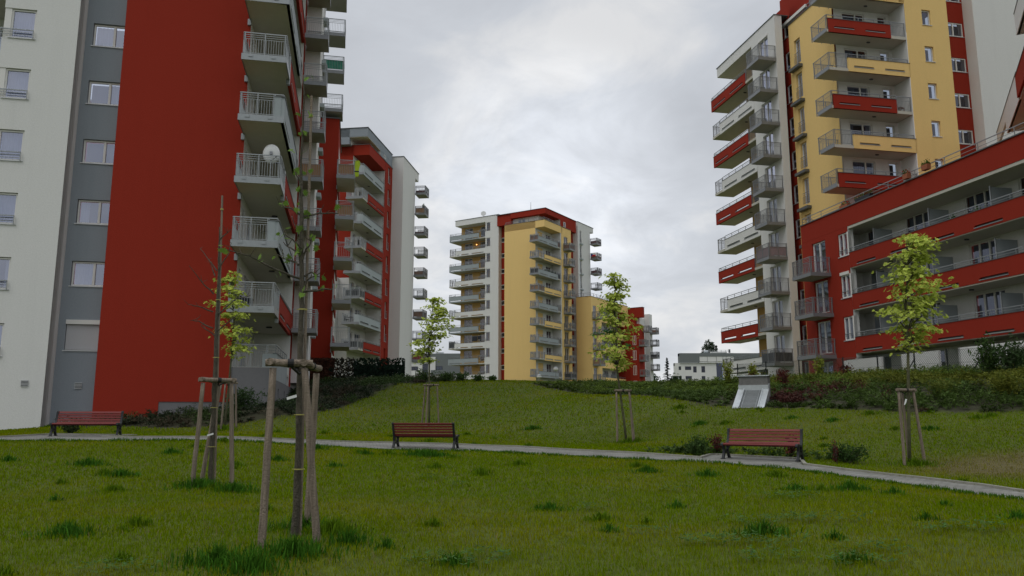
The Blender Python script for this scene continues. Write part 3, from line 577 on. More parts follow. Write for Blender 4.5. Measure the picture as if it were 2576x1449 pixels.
# ================================================================== middle tower beyond the crest
b = Bld('apartment_tower', 'distant yellow, white and red apartment tower rising behind the grass crest in the middle', 'apartment building', -32.2, (-75, 122, 4))
HM = 2.89; ZB = 3
F = face('-y', 116.5); Fx = face('+x', -66.1); mb = MB(); ws = [35.18-HM*k for k in range(10)]
zz = [38.02, 36.98]+[v for w_ in ws for v in (w_+1.66-.02, w_)][1:]+[ZB]
zz = [38.02]+[v for w_ in ws for v in (w_+1.66, w_)]+[ZB]
for i in range(0, len(zz)-1, 2): mb.box(-79.2, -78.05, 116.5, 118.4, zz[i+1], zz[i])
mb.box(-78.05, -76.25, 116.5, 125, ZB, 38.02); mb.box(-86.0, -79.2, 116.5, 120, 37.0, 38.02); mb.box(-85.9, -76.3, 118.7, 130, 37, 38.0)
b.part('wall', mb, 'white', label='white rendered wall with corner windows')
mb = MB(); mb.box(-86.1, -76.2, 116.42, 125, 38.02, 38.08); b.part('roof', mb, 'cap')
mb = MB(); Fb = face('-y', 118.5); fl = [34.0-.2+.15-HM*k for k in range(11)]; fl = [34.42-HM*k for k in range(11)]
panel(mb, Fb, -86.0, -79.0, ZB, 37.1, [(u, v, f+.3, f+2.35) for f in fl for u, v in ((-85.2,-83.35), (-81.6,-79.9))], rd=.15); mb.quad((-86,118.5,ZB),(-86,130,ZB),(-86,130,37),(-86,118.5,37)); b.part('wall', mb, 'ochre', label='yellow wall behind the left balconies')
for k, w_ in enumerate(ws):
    o = window(b, F, -78.95, -78.07, w_+.02, w_+1.64, mull=(), d=.08, fw=.06, gm='cglass', sill=False, dark=False); mb = MB(); mb.box(-79.15, -78.95, 116.55, 116.75, w_, w_+1.66); b.part('corner_post', mb, 'frame', o)
    b.part('guard_rail', hrail([(-80.3,116.42),(-78.1,116.42)], w_+.05, w_+.42, rails=2, t=.035), 'dsteel', o)
for f in fl:
    window(b, Fb, -85.18, -83.37, f+.32, f+2.33, sill=False, d=.08, gm='cglass', dark=False); window(b, Fb, -81.58, -79.92, f+.32, f+2.33, mull=(), sill=False, d=.08, gm='cglass', dark=False)
F = face('-y', 116.5)
for k, f in enumerate(fl):
    z0 = 34.17-HM*k
    if k % 2 == 0:
        o = balcony(b, -87.3, -79.25, 116.55, 120.2, z0+.05, .2); p, hs = parapet(F, -87.3, -80.6, z0-.15, z0+.98, n=2, L=2.9, hz=(.22,.36)); b.part('parapet', p, 'ptgrey', o); lips(b, F, hs, o, blind=False)
        b.part('coping', capping(F, -87.3, -80.6, z0+.98), 'cap', o); b.part('handrail', hrail([(-87.25,119.5),(-87.25,116.6),(-79.3,116.6)], z0+1.02, z0+1.4, rails=2, t=.035), 'dsteel', o)
    else:
        o = balcony(b, -87.3, -79.25, 116.55, 120.2, z0+.05, .2); p, hs = parapet(F, -85.87, -79.2, z0-.15, z0+.9, n=2, L=2.6, hz=(.2,.34)); b.part('parapet', p, 'white', o); lips(b, F, hs, o, blind=False)
        b.part('coping', capping(F, -85.87, -79.2, z0+.9), 'cap', o); b.part('railing', railing([(-87.25,119.5),(-87.25,116.6),(-85.9,116.6)], z0+.1, h=1.28, t=.035, sp=.25), 'dsteel', o); b.part('handrail', hrail([(-85.9,116.6),(-79.3,116.6)], z0+.95, z0+1.38, rails=2, t=.035), 'dsteel', o)
        if k == 7: mb = MB(); mb.box(-87.2, -85.95, 116.64, 116.67, z0+.1, z0+1.25); b.part('privacy_screen', mb, 'darkmesh', o)
# red strip with small square windows
F = face('-y', 117.5); mb = MB(); rw = [35.78-HM*k for k in range(11)]
panel(mb, F, -76.4, -74.0, ZB, 38.0, [(-76.35, -75.3, z, z+.9) for z in rw], rd=.06); 
mb.box(-73.3, -66.1, 115.9, 121.3, 36.7, 37.66); mb.box(-76.3, -73.3, 116.1, 117.4, 35.7, 37.66); mb.box(-76, -66.1, 121.3, 127.4, 35.4, 37.66)
mb.box(-72, -68.1, 120, 130, ZB, 37.6)
b.part('wall', mb, 'red', label='red strips and red top storey')
mb = MB(); mb.box(-76.4, -66.0, 115.82, 127.4, 37.66, 37.72); b.part('roof', mb, 'cap')
for z in rw: window(b, F, -76.33, -75.32, z+.02, z+.88, mull=(), d=.0, sill=False, gm='cglass', dark=False, fw=.1)
mb = MB(); mb.box(-73.3, -68, 116.75, 117.6, 35.5, 36.7); mb.quad((-68,117.5,35.5),(-68,121.3,35.5),(-68,121.3,36.7),(-68,117.5,36.7)); mb.quad((-68,121.28,35.5),(-66.1,121.28,35.5),(-66.1,121.28,36.7),(-68,121.28,36.7)); b.part('wall', mb, 'white', label='white wall of the roof terrace')
window(b, face('-y', 116.73), -72.2, -70.6, 35.5, 36.5, d=-.03, sill=False, gm='cglass', dark=False)
window(b, face('+x', -66.08), 122.4, 123.2, 35.6, 36.5, mull=(), d=-.03, sill=False, gm='cglass', dark=False)
# yellow front and corner
FL = [31.5-HM*k for k in range(10)]
mb = MB(); mb.box(-74.35, -67.95, 115.55, 118.5, ZB, 35.5); mb.box(-74.35, -66.1, 115.55, 116.0, 34.25, 35.5); mb.box(-67.96, -66.1, 116, 122, 34.25, 35.5)
panel(mb, Fx, 121.6, 125.3, ZB, 35.5, [(122.55, 124.05, f+.1, f+2.35) for f in FL], rd=.2); mb.quad((-66.1,125.3,ZB),(-68,125.3,ZB),(-68,125.3,35.5),(-66.1,125.3,35.5))
b.part('wall', mb, 'yellow', label='yellow rendered front and corner')
mb = MB(); mb.box(-74.4, -66.05, 115.5, 116.05, 35.5, 35.55); mb.box(-66.4, -66.05, 116.05, 125.3, 35.5, 35.55); o = b.part('coping', mb, 'cap'); b.part('handrail', hrail([(-74.2,115.7),(-66.25,115.7),(-66.25,125)], 35.55, 36.0, rails=2, t=.035, post=1.6), 'dsteel', o)
mb = MB(); Fb = face('+x', -67.95); panel(mb, Fb, 118.5, 121.6, ZB, 34.3, []); mb2 = [(u, v, f+.1, f+2.3) for f in FL for u, v in ((116.3, 118.0), (119.2, 120.9))]
mb = MB(); panel(mb, face('+x', -67.94), 115.56, 121.6, ZB, 34.25, mb2, rd=.12); mb.box(-67.9, -66.12, 121.4, 121.6, ZB, 34.25); b.part('wall', mb, 'white', label='white walls inside the corner balconies')
for f in FL:
    for u, v in ((116.3, 118.0), (119.2, 120.9)): window(b, face('+x', -67.94), u+.02, v-.02, f+.12, f+2.28, sill=False, d=.05, gm='cglass', dark=False)
    window(b, Fx, 122.57, 124.03, f+.12, f+2.33, sill=False, d=.12, gm='cglass', dark=False)
cov = {0: 'brownpanel', 2: 'darkmesh', 3: 'bamboo', 9: 'brownpanel'}
for k, f in enumerate(FL):
    o = balcony(b, -67.9, -66.14, 113.5, 121.4, f, .2, 'sw'); x0, x1 = -67.85, -66.16
    if k % 2 == 0:
        p, hs = parapet(Fx, 113.55, 120.2, f-.3, f+.72, n=2, L=2.7, hz=(.22,.38)); b.part('parapet', p, 'ptgrey', o); lips(b, Fx, hs, o); b.part('coping', capping(Fx, 113.55, 120.2, f+.72), 'cap', o)
        b.part('railing', railing([(x0,115.4),(x0,113.55),(x1,113.55)], f, t=.035, sp=.22), 'dsteel', o); b.part('railing', railing([(x1,120.2),(x1,121.3)], f, t=.035, sp=.22), 'dsteel', o); b.part('handrail', hrail([(x1,113.55),(x1,120.2)], f+.75, f+1.1, rails=2, t=.035), 'dsteel', o)
        yy = 113.6; ye = 120.25
    else:
        p, hs = parapet(Fx, 115.5, 121.5, f-.3, f+.72, n=2, L=2.5, hz=(.22,.38)); b.part('parapet', p, 'yellow', o); lips(b, Fx, hs, o); b.part('coping', capping(Fx, 115.5, 121.5, f+.72), 'cap', o)
        b.part('railing', railing([(x0,115.4),(x0,113.55),(x1,113.55),(x1,115.5)], f, t=.035, sp=.22), 'dsteel', o); b.part('handrail', hrail([(x1,115.5),(x1,121.4)], f+.75, f+1.1, rails=2, t=.035), 'dsteel', o)
    if k in cov: mb = MB(); mb.box(x0+.05, x1-.05, 113.6, 113.63, f+.05, f+.9); mb.box(x1-.08, x1-.05, 120.3 if k % 2 == 0 else 113.63, 121.3 if k % 2 == 0 else 115.4, f+.05, f+.9); b.part('privacy_screen', mb, cov[k], o)
    cvr = {0: 'brownpanel', 8: 'darkmesh', 9: 'brownpanel'}.get(k)
    small_balcony(b, -66.08, -64.75, 122.3, 124.25, f-.15, 'w', cover=cvr, t=.035, sp=.22, steel='dsteel')
# red recess, white end wall with ledged slot windows
mb = MB(); panel(mb, face('+x', -67.1), 125.3, 128.2, ZB, 36, [(127.0, 128.0, f+1.0, f+2.2) for f in FL], rd=.1); b.part('wall', mb, 'red', label='red recessed strip')
for f in FL: window(b, face('+x', -67.1), 127.02, 127.98, f+1.02, f+2.18, sill=False, d=.06, gm='cglass', dark=False)
F = face('+x', -66.05); mb = MB(); sw = [34.1-HM*k for k in range(11)]; panel(mb, F, 128.0, 133.1, ZB, 37.75, [(128.8, 129.45, z-.3, z+2.1) for z in sw], rd=.18); mb.box(-70, -66.06, 128.0, 128.2, ZB, 37.75); mb.box(-70, -66.05, 133.1, 134.5, 36.75, 37.75); mb.box(-78, -67.2, 128.2, 133.1, ZB, 37.7)
b.part('wall', mb, 'white', label='white end wall'); mb = MB(); mb.box(-78, -65.97, 127.9, 134.6, 37.75, 37.81); b.part('roof', mb, 'cap')
for z in sw:
    window(b, F, 128.82, 129.43, z-.28, z+2.08, mull=(), sill=False, d=.1, gm='cglass', dark=False); mb = MB(); mb.box(-66.04, -65.7, 128.7, 129.6, z-.62, z-.38); b.part('window_ledge', mb, 'lgrey'); frenchrail(b, F, 128.8, 129.45, z-.3, .9)
cv = {0: ('maroon', (.05,.6)), 1: ('brownpanel', (.05,.5)), 2: ('maroon', (.05,.6))}
for k in range(5):
    f = 34.35-HM*k; c_ = cv.get(k); small_balcony(b, -66.03, -64.6, 133.15, 135.0, f, 'w', cover=c_[0] if c_ else None, low=c_[1] if c_ else None, t=.035, sp=.22, steel='dsteel')
mid = b
# ================================================================== lower far wing right of the middle tower
b = Bld('apartment_block', 'lower yellow block with recessed balconies beside the middle tower, partly behind a young maple', 'apartment building', -32.2, (-68, 134, 4))
F = face('+x', -63.0); fl = [19.3-2.83*k for k in range(5)]; mb = MB()
holes = [(127.7, 129.0, f+.1, f+2.3) for f in fl]+[(131.2, 141.9, f+.75, f+2.45) for f in fl]
panel(mb, F, 126.9, 143.3, 3, 23.2, holes, rd=.3); mb.quad((-66,126.9,3),(-63,126.9,3),(-63,126.9,23.2),(-66,126.9,23.2)); b.part('wall', mb, 'yellow')
mb = MB(); mb.box(-66, -62.95, 126.85, 143.3, 23.2, 23.26); o = b.part('coping', mb, 'cap'); b.part('handrail', hrail([(-66,127.1),(-63.2,127.1),(-63.2,143)], 23.26, 23.85, rails=2, t=.035), 'dsteel', o)
mb = MB(); mb.quad((-64.6,131,3),(-64.6,142,3),(-64.6,142,23),(-64.6,131,23)); mb.quad((-64.6,131.2,3),(-63,131.2,3),(-63,131.2,23),(-64.6,131.2,23)); [mb.box(-64.6, -63.02, 131.2, 141.9, f-.2, f) for f in fl+[fl[0]+2.7]]; b.part('wall', mb, 'white', label='white walls inside the recessed balconies')
for k, f in enumerate(fl):
    window(b, F, 127.72, 128.98, f+.12, f+2.28, sill=False, d=.1, gm='cglass', dark=False); small_balcony(b, -62.98, -61.6, 127.4, 129.5, f, 'w', t=.035, sp=.22, steel='dsteel', cover='bamboo' if k == 3 else None)
    for u in (132.0, 135.2, 138.6): window(b, face('+x', -64.58), u, u+1.7, f+.1, f+2.2, sill=False, d=-.03, gm='cglass', dark=False)
    for u in (134.4, 138.0): mb = MB(); mb.box(-64.5, -63.3, u, u+.05, f, f+1.6); b.part('partition', mb, 'frosted')
    b.part('handrail', hrail([(-63.1,131.2),(-63.1,141.9)], f+.8, f+1.1, rails=2, t=.035), 'dsteel')
wing_mid = b
b = Bld('apartment_block', 'far red block with a white end wall at the right end of the yellow block', 'apartment building', -32.2, (-62, 146, 4))
mb = MB(); mb.box(-66, -59.95, 143.4, 144.3, 20.9, 22.9); mb.box(-66, -61.6, 143.4, 144.3, 3, 21.0); mb.box(-61.9, -60.05, 141.2, 143.39, 3, 19.4); mb.box(-66, -60.07, 141.6, 144.2, 3, 19.3)
b.part('wall', mb, 'red', label='red rendered walls'); mb = MB(); mb.box(-66, -59.9, 143.35, 144.35, 22.9, 22.96); b.part('roof', mb, 'cap')
mb = MB(); mb.box(-66, -60.0, 146.9, 148.3, 3, 21.9); mb.box(-66, -61, 144.3, 147, 3, 20.9); b.part('wall', mb, 'white', label='white end wall')
for k in range(5):
    f = 18.1-2.9*k; small_balcony(b, -60.03, -58.8, 141.5, 143.3, f, 'w', t=.035, sp=.22, steel='dsteel') if k else small_balcony(b, -59.93, -58.7, 143.45, 144.9, f, 'w', t=.035, sp=.22, steel='dsteel')
    if k: window(b, face('-y', 141.2), -61.2, -60.5, f+.1, f+1.9, sill=False, d=-.03, gm='cglass', dark=False)
for k in range(4): f = 18.35-2.43*k; small_balcony(b, -59.98, -58.6, 147.0, 148.3, f-.3, 'w', t=.04, sp=.25, steel='dsteel', cover={0:'brownpanel',2:'darkmesh'}.get(k), low=(.05,.6))
# ================================================================== tall tower on the right
b = Bld('apartment_tower', 'tall yellow, white and red apartment tower at the right with cantilevered long balconies', 'apartment building', MAIN, (38, 56, 3.5))
HT = 2.9
X = 33.5; F = face('-x', X); mb = MB(); lv = [31.05-2.815*k for k in range(10)]     # floors of the white side
doors = [(56.45, 58.0, f+.1, f+2.35) for f in lv]
panel(mb, F, 55.25, 59.2, 3, 34.6, doors, rd=.22); mb.quad((X,55.25,3),(34.15,55.25,3),(34.15,55.25,34.6),(X,55.25,34.6));
mb.quad((X,59.2,3),(35.4,59.2,3),(35.4,59.2,34.6),(X,59.2,34.6)); mb.box(X, 40, 59.2, 65.8, 33.7, 34.6); mb.box(36,44,57.3,63,3,34.5)
b.part('wall', mb, 'white', label='white side wall')
mb = MB(); mb.box(X-.06, 40, 55.2, 65.86, 34.6, 34.66); b.part('roof', mb, 'cap')
mb = MB(); panel(mb, face('-x', 35.4), 59.2, 63.9, 3, 33.7, [(60.4, 62.4, f+.1, f+2.3) for f in lv], rd=.15); mb.quad((35.4,63.9,3),(40,63.9,3),(40,63.9,33.7),(35.4,63.9,33.7)); b.part('wall', mb, 'ochre', label='yellow wall behind the side balconies')
for k, f in enumerate(lv):
    window(b, face('-x', 35.4), 60.42, 62.38, f+.12, f+2.28, sill=False, gm='cglass', d=.08)
    window(b, F, 56.47, 57.98, f+.12, f+2.33, sill=False, d=.12, curt='full', box=(k == 0)); zf = f
    o = balcony(b, X+.02, 35.4, 59.22, 67.3 , zf, .22)
    if k % 2 == 0:
        p, hs = parapet(F, 60.55, 67.3, zf-.25, zf+.82, n=2, L=2.4, hz=(.28,.42)); b.part('parapet', p, 'red', o); lips(b, F, hs, o, blind=False); b.part('coping', capping(F, 60.55, 67.3, zf+.82), 'cap', o)
        b.part('railing', railing([(X+.05,59.3),(X+.05,60.55)], zf), 'dsteel', o); b.part('handrail', hrail([(X+.06,60.55),(X+.06,67.25),(35.3,67.25)], zf+.85, zf+1.15, rails=2), 'dsteel', o)
    else:
        p, hs = parapet(F, 59.25, 65.75, zf-.25, zf+.8, n=2, L=2.4, hz=(.28,.42)); b.part('parapet', p, 'white', o); lips(b, F, hs, o); b.part('coping', capping(F, 59.25, 65.75, zf+.8), 'cap', o)
        b.part('railing', railing([(X+.05,65.75),(X+.05,67.27),(35.3,67.27)], zf), 'dsteel', o); b.part('handrail', hrail([(X+.06,59.3),(X+.06,65.75)], zf+.85, zf+1.15, rails=2), 'dsteel', o)
    lamp_on(b, o, 34.4, 62.3, zf)
    zb = 30.74-2.785*k; small_balcony(b, 31.9, X-.02, 55.3, 57.25, zb, 'e', cover='pinkcloth' if k == 6 else ('darkmesh' if k == 9 else None), steel='dsteel', t=.02)
# red recessed strip facing left, then the yellow corner block
F = face('-x', 34.75); mb = MB(); rw = [32.9-2.857*k for k in range(11)]
panel(mb, F, 55.06, 57.3, 3, 35.75, [(55.15, 55.95, z-.05, z+1.5) for z in rw], rd=.12); 
panel(mb, F, 49.5, 53, 33.6, 37.2, [(50.2, 52.0, 34.2, 35.4)], rd=.12); mb.box(35.4, 44, 49.6, 57.4, 33, 37.2); mb.quad((35.3,57.3,34.5),(40,57.3,34.5),(40,57.3,35.75),(35.3,57.3,35.75)); panel(mb, F, 53, 57.3, 35.75, 35.76, [])
b.part('wall', mb, 'red', label='red recessed strip and top storey')
for z in rw: window(b, F, 55.17, 55.93, z-.03, z+1.48, mull=(), sill=True, d=.06, curt='none')
window(b, F, 50.22, 51.98, 34.22, 35.38, sill=False, d=.05, curt='none'); mb = MB(); mb.box(34.55, 34.73, 52.4, 56.0, 33.9, 34.15); b.part('shutter_box', mb, 'frame')
F = face('-x', 34.6); mb = MB(); fw_ = [29.8-2.93*k for k in range(6)]; panel(mb, F, 49.15, 55.05, 3, 33.6, [(53.5, 54.35, z, z+2.1) for z in fw_], rd=.3)
mb.quad((34.6,55.05,3),(34.8,55.05,3),(34.8,55.05,33.6),(34.6,55.05,33.6)); mb.box(34.6, 39.35, 47.3, 49.1, 31.95, 33.6)
wy = [30.38-2.9*k for k in range(6)]; Fy = face('-y', 47.3)
panel(mb, Fy, 39.35, 43.0, 3, 40, [(40.8, 41.55, z, z+1.22) for z in wy+[33.28]], rd=.22); mb.quad((43,47.3,3),(43,48.8,3),(43,48.8,40),(43,47.3,40)); mb.quad((39.35,47.3,33.5),(39.35,49,33.5),(39.35,49,40),(39.35,47.3,40))
b.part('wall', mb, 'yellow', label='yellow rendered corner')
mb = MB(); mb.box(34.52, 34.75, 47.3, 55.1, 33.6, 33.66); o = b.part('coping', mb, 'cap'); b.part('handrail', hrail([(34.7,47.4),(34.7,55)], 33.66, 34.1, rails=2), 'dsteel', o)
for z in fw_:
    window(b, F, 53.52, 54.33, z+.02, z+2.08, mull=(), sill=False, d=.18); mb = MB(); mb.box(34.2, 34.59, 53.3, 54.75, z-.5, z-.28); b.part('window_ledge', mb, 'cap'); frenchrail(b, F, 53.5, 54.35, z, .9)
for z in wy+[33.28]: window(b, Fy, 40.82, 41.53, z+.02, z+1.2, mull=(), d=.14, curt='none', gm='cglass')
mb = MB(); Fl = face('-y', 49.0); fl = [29.25-2.9*k for k in range(7)]; fl = [32.15]+fl
panel(mb, Fl, 34.62, 39.35, 3, 40, [(u, v, f+z_, f+2.45) for f in fl for u, v, z_ in ((35.3, 37.2, .15), (38.3, 39.05, 1.0))], rd=.15); mb.quad((39.345,47.31,3),(39.345,48.99,3),(39.345,48.99,40),(39.345,47.31,40))
b.part('wall', mb, 'white', label='white walls inside the corner balconies')
for k, f in enumerate(fl):
    window(b, Fl, 35.32, 37.18, f+.17, f+2.43, sill=False, d=.08, mull=(.6,), gm='cglass'); window(b, Fl, 38.32, 39.03, f+1.02, f+2.43, mull=(), sill=False, d=.08, curt='none', gm='cglass')
    redf = k % 2 == 1; o = balcony(b, 32.8, 39.33, 47.34, 49.0, f, .22, 'w')
    p, hs = parapet(Fy, 32.95 if redf else 34.35, 38.05 if redf else 39.4, f-.22, f+.82, n=2, L=1.6, hz=(.36,.47))
    b.part('parapet', p, 'red' if redf else 'yellow', o); lips(b, Fy, hs, o); b.part('coping', capping(Fy, 32.95 if redf else 34.35, 38.05 if redf else 39.4, f+.82), 'cap', o)
    if redf:
        b.part('railing', railing([(34.5,49.3),(32.84,49.3),(32.84,47.36),(32.95,47.36)], f), 'dsteel', o); b.part('railing', railing([(38.05,47.38),(39.3,47.38)], f), 'dsteel', o); b.part('handrail', hrail([(32.9,47.38),(38.05,47.38)], f+.85, f+1.12, rails=1), 'dsteel', o)
    else:
        b.part('railing', railing([(34.5,49.3),(32.84,49.3),(32.84,47.36),(34.3,47.36)], f), 'dsteel', o); b.part('handrail', hrail([(34.3,47.38),(39.3,47.38)], f+.85, f+1.12, rails=2), 'dsteel', o)
    lamp_on(b, o, 36.8, 48.2, f)
Fr = face('-y', 48.8); mb = MB(); rr = [30.6-2.9*k for k in range(6)]+[33.5]; panel(mb, Fr, 43.0, 45.8, 3, 40, [(43.9, 45.65, z, z+1.15) for z in rr], rd=.12); b.part('wall', mb, 'red', label='red recessed strip facing the lawn')
for z in rr: window(b, Fr, 43.92, 45.63, z+.02, z+1.13, d=.05, curt=rng.choice(['none','left']), gm='cglass')
mb = MB(); mb.box(45.78, 52, 47.8, 49.5, 3, 42); b.part('wall', mb, 'white', label='white end block')
tower3 = b
# ================================================================== red wing running towards the camera on the right
b = Bld('apartment_block', 'long low red wing at the right with ribbon balconies, frosted screens and white rear walls', 'apartment building', MAIN, (34, 40, 3.5))
X = 31.7; F = face('-x', X); mb = MB(); Y0, Y1 = 22, 50.4; HW = 2.79
bands = [(13.97, 15.25), (11.20, 12.20), (8.44, 9.44), (5.62, 6.64)]; fl = [11.35, 8.57, 5.78, 3.0]; ends = [45.1, 45.0, 44.95, 44.95]
fd = [(47.5, 49.1, f+.0, f+2.3) for f in fl]; cw = [(45.0, 46.1, f+.75, f+2.3) for f in fl]
panel(mb, F, 45.0, Y1, 3, 13.97, [(47.55, 49.15, f+.05, f+2.3) for f in fl]+[(44.9, 46.1, f+.72, f+2.28) for f in fl], rd=.25)
mb.box(X, 42, Y0, Y1, 13.98, 15.25); mb.quad((X,Y1,3),(42,Y1,3),(42,Y1,14),(X,Y1,14)); b.part('wall', mb, 'red', label='red rendered end and top parapet')
mb = MB(); mb.box(X-.07, X+.25, Y0, Y1+.05, 15.25, 15.31); mb.box(X+.25, 42, Y1-.2, Y1+.05, 15.25, 15.31); o = b.part('coping', mb, 'cap')
b.part('handrail', hrail([(42,Y1-.1),(X+.1,Y1-.1),(X+.1,Y0)], 15.31, 15.78, rails=2, post=2.3), 'steel', o)
for k, f in enumerate(fl):
    window(b, F, 47.57, 49.13, f+.07, f+2.28, sill=False, d=.12, curt='both')
    if k < 3: small_balcony(b, 30.2, X-.02, 47.1, 49.35, f-.15, 'e', steel='dsteel', t=.02)
    window(b, F, 45.12, 46.08, f+.74, f+2.26, mull=(.5,), d=.08, curt='full' if k == 2 else 'none', box=(k == 1)); mb = MB(); mb.box(X, X+.22, 44.98, 45.12, f+.72, f+2.28); b.part('corner_post', mb, 'frame')
Fb = face('-x', 33.6); mb = MB(); grp = [(44.15,45.7),(39.5,41.9),(34.8,37.0),(30.6,33.3),(26,28.4)]
panel(mb, Fb, Y0, 46.4, 3, 13.97, [(u, v, f+.1, f+2.5) for f in fl for u, v in grp], rd=.18); mb.quad((X,44.98,3),(32.1,44.98,3),(32.1,44.98,13.97),(X,44.98,13.97)); mb.quad((32.1,44.98,3),(32.1,46.4,3),(32.1,46.4,13.97),(32.1,44.98,13.97)); mb.quad((32.1,46.38,3),(33.6,46.38,3),(33.6,46.38,13.97),(32.1,46.38,13.97))
b.part('wall', mb, 'white', label='white rear walls of the ribbon balconies')
mb = MB(); mb.box(X+.02, 33.6, Y0, 44.97, 13.8, 13.965); mb.box(32.11, 33.59, 44.97, 46.37, 13.8, 13.965); b.part('soffit', mb, 'soffit')
for k, f in enumerate(fl):
    for u, v in grp: window(b, Fb, u+.02, v-.02, f+.12, f+2.48, sill=False, d=.05, mull=(.36,.68) if v-u > 2 else (.55,), gm='cglass')
    if k < 3:
        z0, z1 = bands[k+1]; o = balcony(b, X+.03, 33.6, Y0, 44.97, f-.0, .2); b.part('floor_slab', slab(32.11, 33.59, 44.98, 46.37, f, .2), 'soffit', o)
        p, hs = parapet(F, Y0, 44.99, z0-.002, z1, n=7, L=1.85, hz=(.13,.25)); b.part('parapet', p, 'red', o); lips(b, F, hs, o); b.part('coping', capping(F, Y0, 44.98, z1), 'cap', o)
        b.part('handrail', hrail([(X+.06,Y0),(X+.06,46.1)], z1+.03, z1+.30, rails=2, post=2.0), 'steel', o)
        for u in (43.1, 38.2, 33.7, 29.0): mb = MB(); mb.box(32.25, 33.55, u, u+.03, f+.05, f+2.05); pt = b.part('partition', mb, 'frosted', o); mb = MB(); mb.box(32.2, 32.26, u-.02, u+.05, f, f+2.1); b.part('partition_post', mb, 'steel', pt)
        for u in (42.2, 36.0, 30.5): lamp_on(b, o, 32.6, u, f)
# walled garden plots at the foot
mb = MB()
for u0, u1 in ((40.6, 44.2), (36.0, 38.9), (30, 34.6), (24, 28.5)): mb.box(30.2, X-.05, u1-.14, u1, 3, 5.05); mb.box(30.2, 30.34, u0, u1, 3, 5.05)
b.part('garden_wall', mb, 'white')
wing3 = b
# ================================================================== turned tower at the right edge
b = Bld('apartment_tower', 'corner of another tower at the far right edge with white and red parapets', 'apartment building', -26.4, (12, 50, 4))
F = face('-x', 7.2); mb = MB(); mb.box(9.2, 16, 40, 54.5, 4, 40); b.part('wall', mb, 'white')
o = balcony(b, 7.25, 9.2, 44, 50.6, 23.3, .1); mb = MB(); mb.box(7.2, 7.35, 44, 50.6, 23.2, 24.5); b.part('parapet', mb, 'white', o); b.part('coping', capping(F, 44, 50.6, 24.5), 'cap', o)
o = balcony(b, 7.25, 9.2, 42, 58.2, 20.0, .1); mb = MB(); mb.box(7.2, 7.35, 52.2, 58.4, 19.9, 21.6); mb.box(7.2, 7.35, 58.4, 63.4, 20.7, 21.6); b.part('parapet', mb, 'white', o); b.part('coping', capping(F, 52.2, 63.4, 21.6), 'cap', o)
mb = MB(); mb.box(7.12, 7.28, 42, 52.15, 20.0, 21.3); b.part('parapet', mb, 'red', o); b.part('coping', capping(face('-x', 7.12), 42, 52.15, 21.3), 'cap', o)
# ================================================================== white offices in the distance
def office(label, base, X0):
    return Bld('office_building', label, 'office building', 0, base)
b = office('distant low white office with a dark grey top storey behind the right shrub bank', (62, 256, 4), 0)
F = face('-y', 250); mb = MB(); hs = []
rows = [(15.4, 17.4), (12.4, 14.3)]
w1 = [(60.1,61.3,15.4,17.4),(60.1,61.3,12.4,14.3),(57.5,58.6,15.4,17.35),(52.9,53.7,16.2,17.35),(54.9,56.9,16.2,17.35),(53.0,53.8,13.15,14.3),(55.0,57.0,13.15,14.3),(71.4,73.9,13.0,14.4),(68.1,69.3,12.4,14.4)]
panel(mb, F, 51.7, 90, 3, 18.4, w1+[(64.85,67.0,3,18.4)], rd=.3); mb.quad((51.7,250,3),(51.7,252.2,3),(51.7,252.2,18.4),(51.7,250,18.4)); mb.box(59.5, 90, 249.6, 252.2, 18.42, 20.5); mb.box(51.7,59,250.2,252.2,17.5,18.41); b.part('wall', mb, 'white')
mb = MB(); panel(mb, face('-y', 249.5), 53.2, 92, 18.4, 21.5, [(59.5,62,18.9,20.45),(64.9,66.9,18.9,20.45),(68,70.4,18.9,20.45),(62.05,64.85,18.42,20.44),(66.95,67.95,18.42,20.44),(59.4,90,18.42,18.85)], rd=.12); mb.box(53.2, 92, 249.9, 252.2, 20.6, 21.5); mb.quad((53.2,249.5,18.4),(53.2,252.2,18.4),(53.2,252.2,21.5),(53.2,249.5,21.5)); b.part('wall', mb, 'ogrey', label='dark grey top storey')
mb = MB(); mb.box(64.86, 66.99, 250.25, 251, 3, 18.3); b.part('glazed_stair', mb, 'cglass'); mb = MB(); mb.box(64.86, 66.99, 251.1, 251.3, 3, 18.3); b.part('room_shade_panel', mb, 'inside')  # dark backing stands in for shade behind the stair glazing
for w_ in w1: window(b, F, *[w_[0]+.02, w_[1]-.02, w_[2]+.02, w_[3]-.02], fm='dframe', gm='cglass', sill=False, dark=True, curt='none', fw=.12)
for u, v in ((59.5,62),(64.9,66.9),(68,70.4)): window(b, face('-y', 249.6), u+.02, v-.02, 18.92, 20.43, fm='dframe', gm='cglass', sill=False, curt='none', fw=.12)
mb = MB(); mb.box(60.6, 70.6, 250.5, 252, 21.5, 21.62); o = b.part('roof_deck', mb, 'zinc'); b.part('handrail', hrail([(62.8,251.2),(69.7,251.2)], 21.8, 22.65, rails=3, t=.06), 'steel', o)
mb = MB(); mb.tube([(61.6,252,22.2),(63,252,22.2)], .4, 10); b.part('air_duct', mb, 'zinc'); mb = MB(); mb.box(69.5,70,251.6,252.1,21.8,22.9); b.part('chimney', mb, 'black'); mb = MB(); mb.box(64,69,252,254,21.8,22.2); b.part('plant_box', mb, 'white')
b = office('distant white and grey office seen in the gap left of the middle tower', (-26, 266, 4), 0)
F = face('-y', 260); mb = MB(); w2 = [(-33.3,-31.05,16.6,17.95),(-29.6,-27.7,3,18.9),(-33.3,-31.5,12.8,14.3)]
panel(mb, F, -38, -25.3, 3, 21.1, w2, rd=.3); panel(mb, face('-y', 259.7), -25.35, -21.0, 3, 16.7, [(-23.4,-21.3,13.8,15.2)], rd=.3); b.part('wall', mb, 'white')
